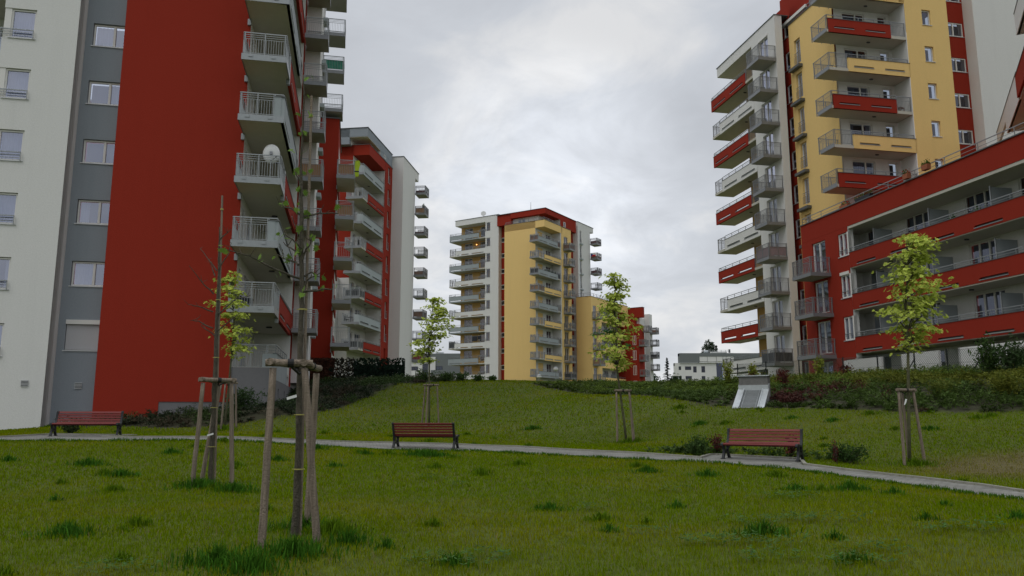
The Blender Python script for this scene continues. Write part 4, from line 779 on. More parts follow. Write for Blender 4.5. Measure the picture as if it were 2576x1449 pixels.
mb = MB(); panel(mb, face('-y', 259.6), -38, -26.96, 19.4, 22.2, [], rd=.3) ; mb.box(-27.0, -17.0, 260.3, 270, 3, 22.25); mb.box(-26.7,-25.4,259.4,260,15.3,16.72); mb.box(-25.4,-16,259.2,259.65,15.22,16.75); mb.box(-26.8,-25.4,259.5,260,3,15.3); mb.box(-38,-27,259.8,270,19.4,22.2); b.part('wall', mb, 'ogrey', label='grey rendered upper block and band')
for w_ in w2[::2]: window(b, F, w_[0]+.02, w_[1]-.02, w_[2]+.02, w_[3]-.02, fm='dframe', gm='cglass', sill=False, curt='none', fw=.12)
window(b, F, -29.58, -27.72, 3.1, 18.88, fm='dframe', gm='cglass', sill=False, curt='none', fw=.12, name='glazed_stair'); window(b, face('-y', 260.25), -25.1, -23.0, 16.75, 18.05, fm='dframe', gm='cglass', sill=False, curt='none', fw=.12, d=-.05); window(b, face('-y', 259.7), -23.38, -21.32, 13.82, 15.18, fm='dframe', gm='cglass', sill=False, curt='none', fw=.12)
mb = MB(); mb.box(-26,-21.5,262,268,22.25,22.4); mb.box(-25.4,-22.8,262,263,22.4,22.8); b.part('roof_deck', mb, 'zinc')

# ================================================================== things on the balconies and roofs
def world(rz, x, y, z): c, k = math.cos(R(rz)), math.sin(R(rz)); return (c*x-k*y, k*x+c*y, z)
def single(name, mb, m, label, cat, loc, rz=0, group=None, parts=()):
    if parts or True:
        t = thing(name, label, cat, loc, rz, group)
        mesh_obj('body', mb.v, mb.f, M[m], t); 
        for nm, pm, mm in parts: mesh_obj(nm, pm.v, pm.f, M[mm], t)
    return t
# satellite dish, its back to the camera's left
t = thing('satellite_dish', 'white satellite dish standing on the fourth corner balcony of the left tower', 'satellite dish', world(MAIN, -3.92, 35.9, 12.17), MAIN)
mb = MB(); n = 20; rings = [0, .2, .36, .46]
for i, r_ in enumerate(rings):
    for j in range(n): a = 2*math.pi*j/n; mb.v.append((r_*.82*math.cos(a), .12*(r_/.46)**2, 1.3+r_*math.sin(a)))
for i in range(3):
    for j in range(n): mb.f.append((i*n+j, i*n+(j+1)%n, (i+1)*n+(j+1)%n, (i+1)*n+j))
o_ = mesh_obj('dish', mb.v, mb.f, M['dish'], t, smooth=True); sm = o_.modifiers.new('s', 'SOLIDIFY'); sm.thickness = .015
mb = MB(); mb.tube([(0,.05,0),(0,.05,1.3)], .025); mb.box(-.2,.2,-.1,.3,0,.04); mesh_obj('mast', mb.v, mb.f, M['steel'], t)
mb = MB(); mb.tube([(0,.02,.95),(.28,-.45,1.0)], .014); mb.tube([(.26,-.42,1.02),(.3,-.52,1.0)], .035); mb.box(-.06,.06,-.1,.02,1.22,1.36); mesh_obj('feed_arm', mb.v, mb.f, M['dsteel'], t)
# stacked dark crates
t = thing('storage_crate', 'dark ribbed storage crate on the second corner balcony of the left tower', 'crate', world(MAIN, -4.72, 36.3, 6.33), MAIN)
mb = MB(); mb.box(-.3,.27,-.2,.25,0,.42); [mb.box(-.28+.11*i,-.24+.11*i,-.22,-.2,.02,.40) for i in range(5)]; mesh_obj('body', mb.v, mb.f, M['black'], t); mb = MB(); mb.box(-.33,.30,-.23,.28,.42,.46); mesh_obj('lid', mb.v, mb.f, M['black'], t)
t = thing('garden_chair', 'black folded garden chair beside the dark crate on the left tower balcony', 'chair', world(MAIN, -5.12, 36.4, 6.33), MAIN)
mb = MB(); mb.bar((-.15,-.1,0),(-.05,.15,.75),.04); mb.bar((.15,-.1,0),(.2,.15,.7),.04); mesh_obj('frame', mb.v, mb.f, M['black'], t); mb = MB(); mb.box(-.14,.18,-.02,.04,.3,.6); mesh_obj('backrest', mb.v, mb.f, M['black'], t)
# hi-vis cloth hung over the red wing balcony
t = thing('safety_vest', 'bright yellow safety vest hanging at the corner of a bamboo screened balcony', 'vest', world(MAIN, -.10, 53.6, 18.0), MAIN)
mb = MB(); mb.prism([(-.13,.0),(.14,.05),(.15,.6),(.22,.85),(.18,1.15),(.05,1.2),(0,1.1),(-.05,1.2),(-.16,1.12),(-.2,.85),(-.12,.6)], 'y', -.03, .03); mesh_obj('cloth', mb.v, mb.f, M['hivis'], t); mb = MB(); mb.box(-.15,.16,-.04,.04,.35,.43); mb.box(-.02,.02,-.02,.02,1.1,1.35); mesh_obj('band', mb.v, mb.f, M['black'], t)
# flower boxes along the red wing's roof terrace
def flowers(nm, label, loc, rz, flower, w=.5, h=.22, seed=1, cat='flower pot', group=None):
    r = random.Random(seed); t = thing(nm, label, cat, loc, rz, group); mb = MB()
    mb.prism([(-w/2*.85,0),(w/2*.85,0),(w/2,h),(-w/2,h)], 'x' if False else 'y', -.13, .13); mesh_obj('pot', mb.v, mb.f, M['terracotta'] if flower != 'dark' else M['black'], t)
    V = []; F_ = []; C = []
    for i in range(90):
        c = Vector((r.uniform(-w/2,w/2), r.uniform(-.13,.13), h+abs(r.gauss(0,.13)))); d = Vector((r.gauss(0,1),r.gauss(0,1),r.gauss(0,1))).normalized(); u = d.orthogonal().normalized()*.045; v = d.cross(u).normalized()*.045
        n = len(V); V += [c-u, c-v, c+u, c+v]; F_.append((n,n+1,n+2,n+3)); col = (.5,.02,.02,1) if flower == 'red' and i % 3 == 0 else (.04+.03*r.random(), .10+.05*r.random(), .02, 1); C += [col]*4
    mesh_obj('foliage', V, F_, M['leaf'], t, col=C); return t
flowers('flower_pot', 'terracotta pot with red flowers hooked on the red wing roof rail', world(MAIN, 31.55, 38.9, 15.35), MAIN+90, 'red', .45, .3, 3)
flowers('flower_pot', 'terracotta bowl hanging from the roof rail of the red wing under a tower window', world(MAIN, 31.55, 37.3, 15.4), MAIN+90, 'plain', .5, .3, 4)
flowers('planter_box', 'long dark planter with green plants on the red wing roof edge', world(MAIN, 31.85, 43.3, 15.3), MAIN+90, 'dark', 1.6, .25, 5, 'planter')
flowers('planter_box', 'shorter dark planter with pink and red flowers near the corner of the red wing roof', world(MAIN, 31.85, 45.3, 15.3), MAIN+90, 'red', .9, .22, 6, 'planter')
flowers('balcony_plant', 'dark round shrub in a pot on the upper ribbon balcony of the red wing', world(MAIN, 32.2, 36.3, 11.4), MAIN, 'dark', .4, .9, 7, 'potted plant')
flowers('balcony_plant', 'pair of leafy plants by the door at the right end of the upper ribbon balcony', world(MAIN, 32.2, 34.6, 11.4), MAIN, 'dark', .7, .9, 8, 'potted plant')
flowers('balcony_plant', 'bushy green plants along a balcony railing of the grey and red tower', world(-8, -31.0, 88.2, 15.5), -8, 'dark', 1.2, 1.0, 9, 'potted plant')
def chair(label, rz, x, y, z, m='dframe', turn=0, name='garden_chair'):
    t = thing(name, label, 'chair', world(rz, x, y, z), rz+turn)
    mb = MB(); mb.box(-.24,.24,-.22,.22,.42,.46); mesh_obj('seat', mb.v, mb.f, M[m], t); mb = MB(); [mb.bar((-.2+.1*i,.22,.46),(-.2+.1*i,.32,.92),.05,.02) for i in range(5)]; mb.bar((-.24,.32,.9),(.24,.32,.9),.05); mesh_obj('backrest', mb.v, mb.f, M[m], t)
    for a in (-.21,.21):
        for c in (-.19,.19): mb = MB(); mb.bar((a,c,0),(a,c,.42),.04); mesh_obj('leg', mb.v, mb.f, M[m], t)
def table(label, rz, x, y, z, m='dframe'):
    t = thing('garden_table', label, 'table', world(rz, x, y, z), rz); mb = MB(); mb.box(-.4,.4,-.3,.3,.70,.73); mesh_obj('tabletop', mb.v, mb.f, M[m], t)
    for a in (-.34,.34):
        for c in (-.25,.25): mb = MB(); mb.bar((a,c,0),(a,c,.70),.04); mesh_obj('leg', mb.v, mb.f, M[m], t)
fB = 30.57-3.02*6
table('dark garden table on a grey balcony of the grey and red tower', -8, -31.6, 88.35, fB); chair('dark garden chair right of the table on the grey and red tower', -8, -30.9, 88.35, fB, turn=-80); chair('dark garden chair left of the table on the grey and red tower', -8, -32.1, 88.3, fB, turn=80)
chair('brown slatted chair at the right end of a red balcony of the right tower', MAIN, 38.75, 47.9, 23.45, 'brownpanel', 20)
chair('pale garden chair inside a low end balcony of the right tower', MAIN, 32.6, 56.2, 30.75-2.9*7, 'sill', 60)
chair('white chair on the fourth corner balcony of the middle tower, nearer the corner', -32.2, -66.9, 117.2, 31.5-HM*3, 'sill', 40); chair('white chair on the fourth corner balcony of the middle tower, farther along', -32.2, -66.8, 119.6, 31.5-HM*3, 'sill', 200)
for i in range(4): flowers('balcony_plant', ['first','second','third','fourth'][i]+' potted shrub from the corner on the dark screened balcony of the middle tower', world(-32.2, -66.5, 116.6+1.05*i, 31.5-HM*2), -32.2, 'dark', .5, .95, 40+i, 'potted plant', 'potted shrubs on the middle tower')
flowers('balcony_plant', 'green plants at the near corner of the lowest balcony of the middle tower', world(-32.2, -67.3, 113.8, 31.5-HM*9), -32.2, 'dark', .7, 1.1, 51, 'potted plant')
flowers('balcony_plant', 'small spiky plant on the second end balcony of the white end wall', world(-8, -27.6, 105.7, 33.05-2.975), -8, 'dark', .3, 1.15, 52, 'potted plant')
flowers('balcony_plant', 'bright green plants on a red side balcony of the right tower', world(MAIN, 33.9, 60.0, 31.05-2.815*4), MAIN, 'dark', .7, .9, 53, 'potted plant')
# roof things of the middle tower
t = thing('satellite_dish', 'small satellite dish on the roof of the distant middle tower', 'satellite dish', world(-32.2, -80.2, 117.5, 38.08), -32.2); mb = MB(); mb.tube([(0,0,0),(0,0,.8)], .05); mesh_obj('mast', mb.v, mb.f, M['dsteel'], t); mb = MB(); mb.tube([(0,-.1,.8),(.05,-.2,.82)], [.45,.5], 12); mesh_obj('dish', mb.v, mb.f, M['dish'], t)
t = thing('aerial', 'thin vertical aerial on the red roof of the middle tower', 'aerial', world(-32.2, -70, 117.5, 37.72), -32.2); mb = MB(); mb.tube([(0,0,0),(0,0,1.9)], [.06,.03]); mesh_obj('mast', mb.v, mb.f, M['dsteel'], t); mb = MB(); mb.box(-.2,.2,-.2,.2,0,.12); mesh_obj('base', mb.v, mb.f, M['concrete'], t)
t = thing('wall_lamp', 'lit orange lamp on the yellow wall of an upper left balcony of the middle tower', 'lamp', world(-32.2, -82.35, 118.42, 34.42-HM+1.9), -32.2); mb = MB(); mb.ball((0,-.1,0), .09); mesh_obj('bulb', mb.v, mb.f, M['bulb'], t); mb = MB(); mb.box(-.1,.1,-.05,.06,-.1,.1); mesh_obj('bracket', mb.v, mb.f, M['dsteel'], t)
t = thing('flag', 'white, red and blue flag draped over an upper end balcony of the middle tower', 'flag', world(-32.2, -65.3, 133.05, 34.35-HM+.45), -32.2)
for nm, m_, z0, z1, x0 in (('white_stripe','white',.3,.6,-.5),('red_stripe','petal',0,.3,-.5)): mb = MB(); mb.box(x0,.45,-.05,-.03,z0,z1); mesh_obj(nm, mb.v, mb.f, M[m_], t)
M['blue'] = mat('flag_blue', (.02,.04,.20)); mb = MB(); mb.prism([(-.52,0),(-.05,.3),(-.52,.6)], 'y', -.075, -.055); mesh_obj('blue_wedge', mb.v, mb.f, M['blue'], t)
def laundry(): 
    t = thing('laundry', 'dark clothes drying on a lower left balcony of the middle tower', 'laundry', world(-32.2, -80.7, 116.45, 34.42-HM*7+1.7), -32.2); mb = MB(); mb.box(-1.2,-.1,-.03,.03,-.8,.1); mb.box(.0,.5,-.03,.03,-.5,.1); mb.box(.55,.8,-.03,.03,-.9,.1); mesh_obj('cloth', mb.v, mb.f, M['black'], t); mb = MB(); mb.tube([(-1.4,0,.1),(1.0,0,.1)], .03); mesh_obj('line', mb.v, mb.f, M['dsteel'], t)
laundry()
# ================================================================== street lamps, fence, screens, vent
def lamp(x, y, h, label):
    z = g1(x, y); t = thing('street_lamp', label, 'street lamp', (x, y, z-.1), 0, 'globe street lamps beyond the crest'); mb = MB(); mb.tube([(0,0,0),(0,0,h)], [.06,.04]); mesh_obj('pole', mb.v, mb.f, M['steel'], t); mb = MB(); mb.ball((0,0,h+.2), .28, 12, .8); mesh_obj('globe', mb.v, mb.f, M['lampglass'], t, smooth=True); mb = MB(); mb.tube([(0,0,h+.38),(0,0,h+.46)], [.3,.1], 12); mesh_obj('cap', mb.v, mb.f, M['zinc'], t)
lamp(3.09, 90, 6.1-g1(3.09,90)-.1, 'white globe street lamp, the lower left one of two in front of the middle tower')
lamp(5.0, 90, 6.95-g1(5,90)-.1, 'white globe street lamp, the taller right one of two in front of the middle tower')
t = thing('street_lamp', 'flat headed street lamp at the left corner of the distant right office', 'street lamp', (25.3,120,4.3)); mb = MB(); mb.tube([(0,0,0),(0,0,3.5)], .05); mesh_obj('pole', mb.v, mb.f, M['steel'], t); mb = MB(); mb.prism([(-.9,3.4),(.1,3.4),(.1,3.6),(-.6,3.75)], 'y', -.2, .2); mesh_obj('lamp_head', mb.v, mb.f, M['lampglass'], t)
# wire mesh fence above the right shrub bank
t = thing('wire_fence', 'green wire mesh fence with dark posts and struts along the right shrub bank', 'fence', (0,0,0)); XF = 27.3
posts = [(24.5), (27.6), (29.9), (32.0), (34.2), (37.0), (40.0), (44.5), (48.5), (52.5)]
pw = [world(MAIN, XF, y, 0) for y in posts]; tops = [g1(p[0], p[1])+1.15 for p in pw]
for p, z in zip(pw, tops): mb = MB(); mb.tube([(p[0],p[1],z-1.6),(p[0],p[1],z+.06)], .04); mesh_obj('post', mb.v, mb.f, M['fpost'], t)
for i in (0, 2, 4, 6, 8):
    p = pw[i]
    for s_ in ((-1, 1) if i in (2, 6) else (1,)):
        q = pw[min(max(i+s_, 0), 9)]; d = Vector((q[0]-p[0], q[1]-p[1])).normalized()*1.0; mb = MB(); mb.tube([(p[0],p[1],tops[i]-.35),(p[0]+d.x,p[1]+d.y,tops[i]-1.35)], .025); mesh_obj('strut', mb.v, mb.f, M['fpost'], t)
mb = MB()
for i in range(9):
    a, c = pw[i], pw[i+1]; za, zb = tops[i], tops[i+1]; L = math.hypot(c[0]-a[0], c[1]-a[1])
    def pt(u, v): return (a[0]+(c[0]-a[0])*u, a[1]+(c[1]-a[1])*u, za+(zb-za)*u-1.2+1.2*v)
    mb.bar(pt(0,1), pt(1,1), .012); mb.bar(pt(0,.5), pt(1,.5), .01)
    n = int(L/.13)
    for k in range(-9, n+1):
        for s_ in (1, -1):
            u0, u1 = (k/n, (k+9)/n) if s_ == 1 else ((k+9)/n, k/n); v0, v1 = 0., 1.
            lo, hi = min(u0,u1), max(u0,u1)
            if hi <= 0 or lo >= 1: continue
            def cut(u): return (u-u0)/(u1-u0)
            pts_ = [(u0, 0.), (u1, 1.)]
            q = []
            for u, v in pts_:
                uu = min(max(u, 0), 1); q.append((uu, cut(uu)))
            mb.bar(pt(*q[0]), pt(*q[1]), .008)
mesh_obj('wire_mesh', mb.v, mb.f, M['wire'], t)
# garage vent in the bank
zv = 1.9; t = thing('ventilation_shaft', 'sloping metal grille and concrete head of a ventilation shaft set in the shrub bank', 'vent', (9.08, 30.55, zv-.05), -27)
mb = MB(); mb.prism([(1.35,-.3),(1.95,-.3),(1.95,1.35),(1.35,1.35)], 'x', -.56, .56); mesh_obj('concrete_head', mb.v, mb.f, M['concrete'], t)
mb = MB(); mb.box(-.62,.62,1.28,2.0,1.35,1.39); mesh_obj('cap', mb.v, mb.f, M['zinc'], t)
mb = MB()
def sl(x0, x1, s0, s1, lift0, lift1):
    y0, y1 = 1.55*s0, 1.55*s1; z0, z1 = .86*s0, .86*s1
    n = len(mb.v); mb.v += [(x0,y0,z0+lift0),(x1,y0,z0+lift0),(x1,y1,z1+lift0),(x0,y1,z1+lift0),(x0,y0,z0+lift1),(x1,y0,z0+lift1),(x1,y1,z1+lift1),(x0,y1,z1+lift1)]
    mb.f += [(n,n+3,n+2,n+1),(n+4,n+5,n+6,n+7),(n,n+1,n+5,n+4),(n+1,n+2,n+6,n+5),(n+2,n+3,n+7,n+6),(n+3,n,n+4,n+7)]
sl(-.6,-.37,0,1,-.25,.1); sl(.37,.6,0,1,-.25,.1); sl(-.6,.6,.9,1.0,.10,.2); sl(-.38,-.34,0,.95,.1,.14); sl(.34,.38,0,.95,.1,.14); mb.box(-.58,.58,1.31,1.36,.78,1.0); mesh_obj('sheet_frame', mb.v, mb.f, M['zinc'], t)
mb = MB()
for i in range(16): sl(-.36,.36,.02+i*.057,.02+i*.057+.016,.06,.085)
sl(-.27,-.25,0,.93,.09,.1); sl(.25,.27,0,.93,.09,.1); mesh_obj('grille', mb.v, mb.f, M['steel'], t)
mb = MB(); sl(-.36,.36,0,.95,-.12,-.1); mesh_obj('shaft', mb.v, mb.f, M['inside'], t)  # dark sheet under the grille, painted as the shade down the shaft
# ================================================================== benches
def side_prof():
    """seat and back curve of the slats: list of (y, z, angle) in the bench's own frame; front is -y"""
    return None
def make_bench(label, loc, rz):
    t = thing('park_bench', label, 'bench', loc, rz, 'red slatted park benches along the path'); Lh = .9
    mb = MB()
    for y, z, a in ((-.40,.425,-35),(-.345,.452,-4),(-.255,.450,4),(-.165,.440,6),(-.075,.432,4)):
        c, k = math.cos(R(a)), math.sin(R(a)); w, h = .035, .016
        mb.prism([(y+u*c-v*k, z+u*k+v*c) for u, v in ((-w,-h),(w,-h),(w,h),(-w,h))], 'x', -Lh, Lh)
    mesh_obj('seat', mb.v, mb.f, M['bwood'], t)
    mb = MB()
    for y, z, a in ((.035,.475,62),(.075,.565,72),(.105,.655,76),(.13,.745,78),(.16,.83,62)):
        c, k = math.cos(R(a)), math.sin(R(a)); w, h = .033, .014
        mb.prism([(y+u*c-v*k, z+u*k+v*c) for u, v in ((-w,-h),(w,-h),(w,h),(-w,h))], 'x', -Lh, Lh)
    mesh_obj('backrest', mb.v, mb.f, M['bwood'], t)
    for s in (-1, 1):
        mb = MB(); x0, x1 = s*.925-.03, s*.925+.03
        top = [(-.45,.40),(-.44,.445),(-.38,.475),(-.31,.462),(-.2,.435),(-.08,.418),(-.02,.43),(.02,.48),(.06,.57),(.10,.70),(.12,.80),(.13,.875),(.175,.895),(.21,.85)]
        bot = [(.17,.83),(.155,.78),(.14,.70),(.115,.58),(.08,.48),(.06,.40),(.0,.375),(-.15,.375),(-.3,.40),(-.37,.41),(-.41,.39)]
        pr = top+bot
        for (a, b2), (c, d2) in zip(list(zip(top, top[1:])), list(zip(top, top[1:]))): pass
        n = len(mb.v)
        # the side arm as a strip between its upper and lower outlines
        tp = resample(top, 26); bt = resample(bot[::-1], 26)
        for i in range(26): mb.v += [(x0,*tp[i]),(x1,*tp[i]),(x1,*bt[i]),(x0,*bt[i])]
        for i in range(25):
            q = n+i*4
            for j in range(4): mb.f.append((q+j, q+(j+1)%4, q+4+(j+1)%4, q+4+j))
        mb.f += [(n,n+1,n+2,n+3),(n+103,n+102,n+101,n+100)]
        def leg(pts, w):
            for (ya, za), (yb, zb) in zip(pts, pts[1:]): mb.prism([(ya-w,za),(ya+w,za),(yb+w,zb),(yb-w,zb)], 'x', x0+.001, x1-.001)
        leg([(-.30,.40),(-.27,.27),(-.29,.17),(-.38,.02)], .043); leg([(.03,.40),(.0,.27),(.03,.17),(.12,.02)], .043)
        mb.box(x0+.002, x1-.002, -.29, .02, .165, .225); mb.box(x0-.015, x1+.015, -.45, -.31, 0, .025); mb.box(x0-.015, x1+.015, .05, .19, 0, .025)
        mesh_obj('side_frame', mb.v, mb.f, M['iron'], t)
    mb = MB(); mb.tube([(-.9,-.14,.2),(.9,-.14,.2)], .012) if False else mb.tube([(-.9,-.2,.385),(.9,-.2,.385)], .012); mesh_obj('tie_rod', mb.v, mb.f, M['iron'], t)
    return t
b1 = make_bench('red slatted park bench against the grey and red end wall of the left tower', (-12.82,24.1,g1(-12.8,24.1)+.015), 14)
b1.scale = (.97, 1, .85)
b2 = copy_tree(b1); b2.location = (-2.52,22.95,g1(-2.5,22.95)+.01); b2.rotation_euler.z = R(180-11); b2['label'] = 'red slatted park bench seen from behind in front of a staked young maple'
b3 = copy_tree(b1); b3.location = (6.2,19.75,g1(6.2,19.75)+.015); b3.rotation_euler.z = R(-33); b3['label'] = 'red slatted park bench between low bushes at the bend of the path on the right'
# ================================================================== leaves and trees
MAPLE = [(0,-.12),(.10,-.30),(.22,-.16),(.50,-.28),(.36,-.02),(.60,.14),(.32,.18),(.34,.44),(.14,.32),(0,.72),(-.14,.32),(-.34,.44),(-.32,.18),(-.60,.14),(-.36,-.02),(-.50,-.28),(-.22,-.16),(-.10,-.30)]
def leaf_cloud(pts, size, cin, cout, r, up=.55, var=.25):
    """maple leaves: rim and middle of each leaf have their own colour (variegated)"""
    n = len(pts); k = len(MAPLE); V = np.zeros((n*(k+1), 3)); C = np.zeros((n*(k+1), 3)); F = []
    base = np.array([(0, 0)]+MAPLE)
    for i, (p, dr) in enumerate(pts):
        nrm = Vector((r.gauss(0,.5)+dr[0]*.5, r.gauss(0,.5)+dr[1]*.5, up+abs(r.gauss(0,.4)))).normalized(); a = r.uniform(0, 6.28)
        t1 = nrm.orthogonal().normalized(); t1 = Matrix.Rotation(a, 3, nrm)@t1; t2 = nrm.cross(t1); s = size*r.uniform(.7, 1.25); cup = r.uniform(-.25, .35)
        T = np.outer(base[:,0], t1)+np.outer(base[:,1], t2)+np.outer((base**2).sum(1)*-cup, nrm)
        V[i*(k+1):(i+1)*(k+1)] = np.array(p)+T*s; g = r.uniform(1-var, 1+var); C[i*(k+1):(i+1)*(k+1)] = np.array(cout)*g; C[i*(k+1)] = np.array(cin)*g
        o = i*(k+1); F += [(o, o+1+j, o+1+(j+1)%k) for j in range(k)]
    return V, np.array(F), C
def maple(loc, prof, nclu, size, seed, label, lean, group='variegated young maples', green=()):
    r = random.Random(seed); t = thing('maple_tree', label, 'tree', loc, 0, group); mbt = MB(); mbb = MB(); zt = prof[0][0]
    zs = [p[0] for p in prof]; z0 = prof[-1][0]
    def cxz(z): return float(np.interp(z, zs[::-1], [(p[1]+p[2])/2 for p in prof][::-1]))
    def hw(z): return float(np.interp(z, zs[::-1], [(p[2]-p[1])/2 for p in prof][::-1]))
    tr = [(0,0,-.15)]+[(lean[0]*f, 0, z0*f) for f in (.3,.6,.9)]+[(lean[0]+(cxz(z)-lean[0])*.55*min(1,(z-z0)/(zt-z0)*1.2), .03*math.sin(z*2), z) for z in np.linspace(z0, zt-.1, 8)]
    k = len(tr); mbt.tube(tr, [.036*(1-i/k)+.008 for i in range(k)], 8); mesh_obj('trunk', mbt.v, mbt.f, M['barkgreen'], t, smooth=True)
    P1 = []; P2 = []
    for i in range(nclu):
        f = (i+.5)/nclu; z = z0+(zt-z0)*(f**.9); w_ = hw(z); a = r.uniform(0, 6.28); z = z if i % 4 == 0 else min(zs, key=lambda q: abs(q-z))+r.uniform(-.09,.09); w_ = hw(z); rad = math.sqrt(r.uniform(.05, 1)); c = Vector((cxz(z)+math.cos(a)*rad*w_*.95, math.sin(a)*rad*w_*.8, z+r.uniform(-.1,.08)))
        j = max(0, min(k-2, 4+int((z-.45-z0)/(zt-z0)*8))); s_ = Vector(tr[j]); mid = s_.lerp(c, .5)+Vector((0,0,.1)); 
        if rad > .35: mbb.tube([s_, mid, c], [.012,.008,.004], 5)
        for q in range(r.randint(16, 26)):
            o = Vector((r.gauss(0,.16), r.gauss(0,.16), r.gauss(0,.045))); o.z -= .45*math.hypot(o.x, o.y)*.6; p = c+o; dd = Vector((p.x-cxz(z), p.y, 0)); dd = dd.normalized() if dd.length > .01 else Vector((0,0,1)); (P2 if green and (abs(c.x-green[0]) < .28 and abs(c.z-green[1]) < .22) or (green and len(green) > 2 and abs(c.x-green[2]) < .2 and abs(c.z-green[3]) < .2) else P1).append((p, dd))
    mesh_obj('branches', mbb.v, mbb.f, M['bark'], t)
    V, F, C = leaf_cloud(P1, size, (.15,.26,.03), (.58,.64,.12), r); np_mesh('crown', V, F, M['leaf'], C, t)
    if P2: V, F, C = leaf_cloud(P2, size, (.03,.11,.02), (.05,.15,.03), r); o = np_mesh('reverted_leaves', V, F, M['leaf'], C, t); o['label'] = 'clumps of plain green leaves'
    return t
PR = dict(b=[(6.03,-.16,.07),(5.87,-.4,.07),(5.39,-.43,.32),(4.91,-1.0,.69),(4.44,-.47,.56),(3.81,-.54,.82),(3.5,-.4,.9),(3.18,-.11,.69),(2.8,-.01,.37)],
 c=[(5.5,-.04,.43),(4.98,-.38,.65),(4.63,-.55,.74),(4.28,-.45,.94),(3.89,-.38,.73),(3.58,-.92,.32),(3.23,-.83,.22),(2.84,-.36,.13)],
 d=[(5.97,-.61,-.1),(5.68,-.54,.11),(5.24,-.62,-.05),(4.81,-.73,.04),(4.37,-.85,.18),(3.94,-1.36,.74),(3.66,-1.03,.44),(3.37,-1.18,.44),(3.09,-.97,.49),(2.88,-.62,.28),(2.64,-.2,.06)],
 e=[(5.73,.27,1.07),(5.53,.43,.98),(5.22,0,.88),(4.91,-.23,.85),(4.7,-.16,.88),(4.4,-.27,1.36),(4.19,0,.89),(3.89,-.41,1.06),(3.69,-.34,.9),(3.49,-.19,1.08),(3.29,-.2,.91),(3.09,.01,.5),(2.87,.04,.33)])
for key, x, y, n, s, sd_, lb, ln, gr in (('b',-11.06,30.7,58,.125,2,'yellow-green young maple behind the bare sapling, against the left tower',(.1,0),()),
  ('c',-3.54,34.1,66,.13,3,'yellow-green young maple behind the middle bench, left of the middle tower',(-.05,0),()),
  ('d',4.02,28.0,80,.12,9,'yellow-green young maple with two plain green leaf clumps, right of the middle tower',(-.3,0),(-.75,4.0,.25,3.4)),
  ('e',9.67,19.55,92,.112,5,'tall yellow-green young maple before the red wing with ribbon balconies',(.2,0),())):
    maple((x, y, g1(x, y)), PR[key], n, s, sd_, lb, ln, green=gr)
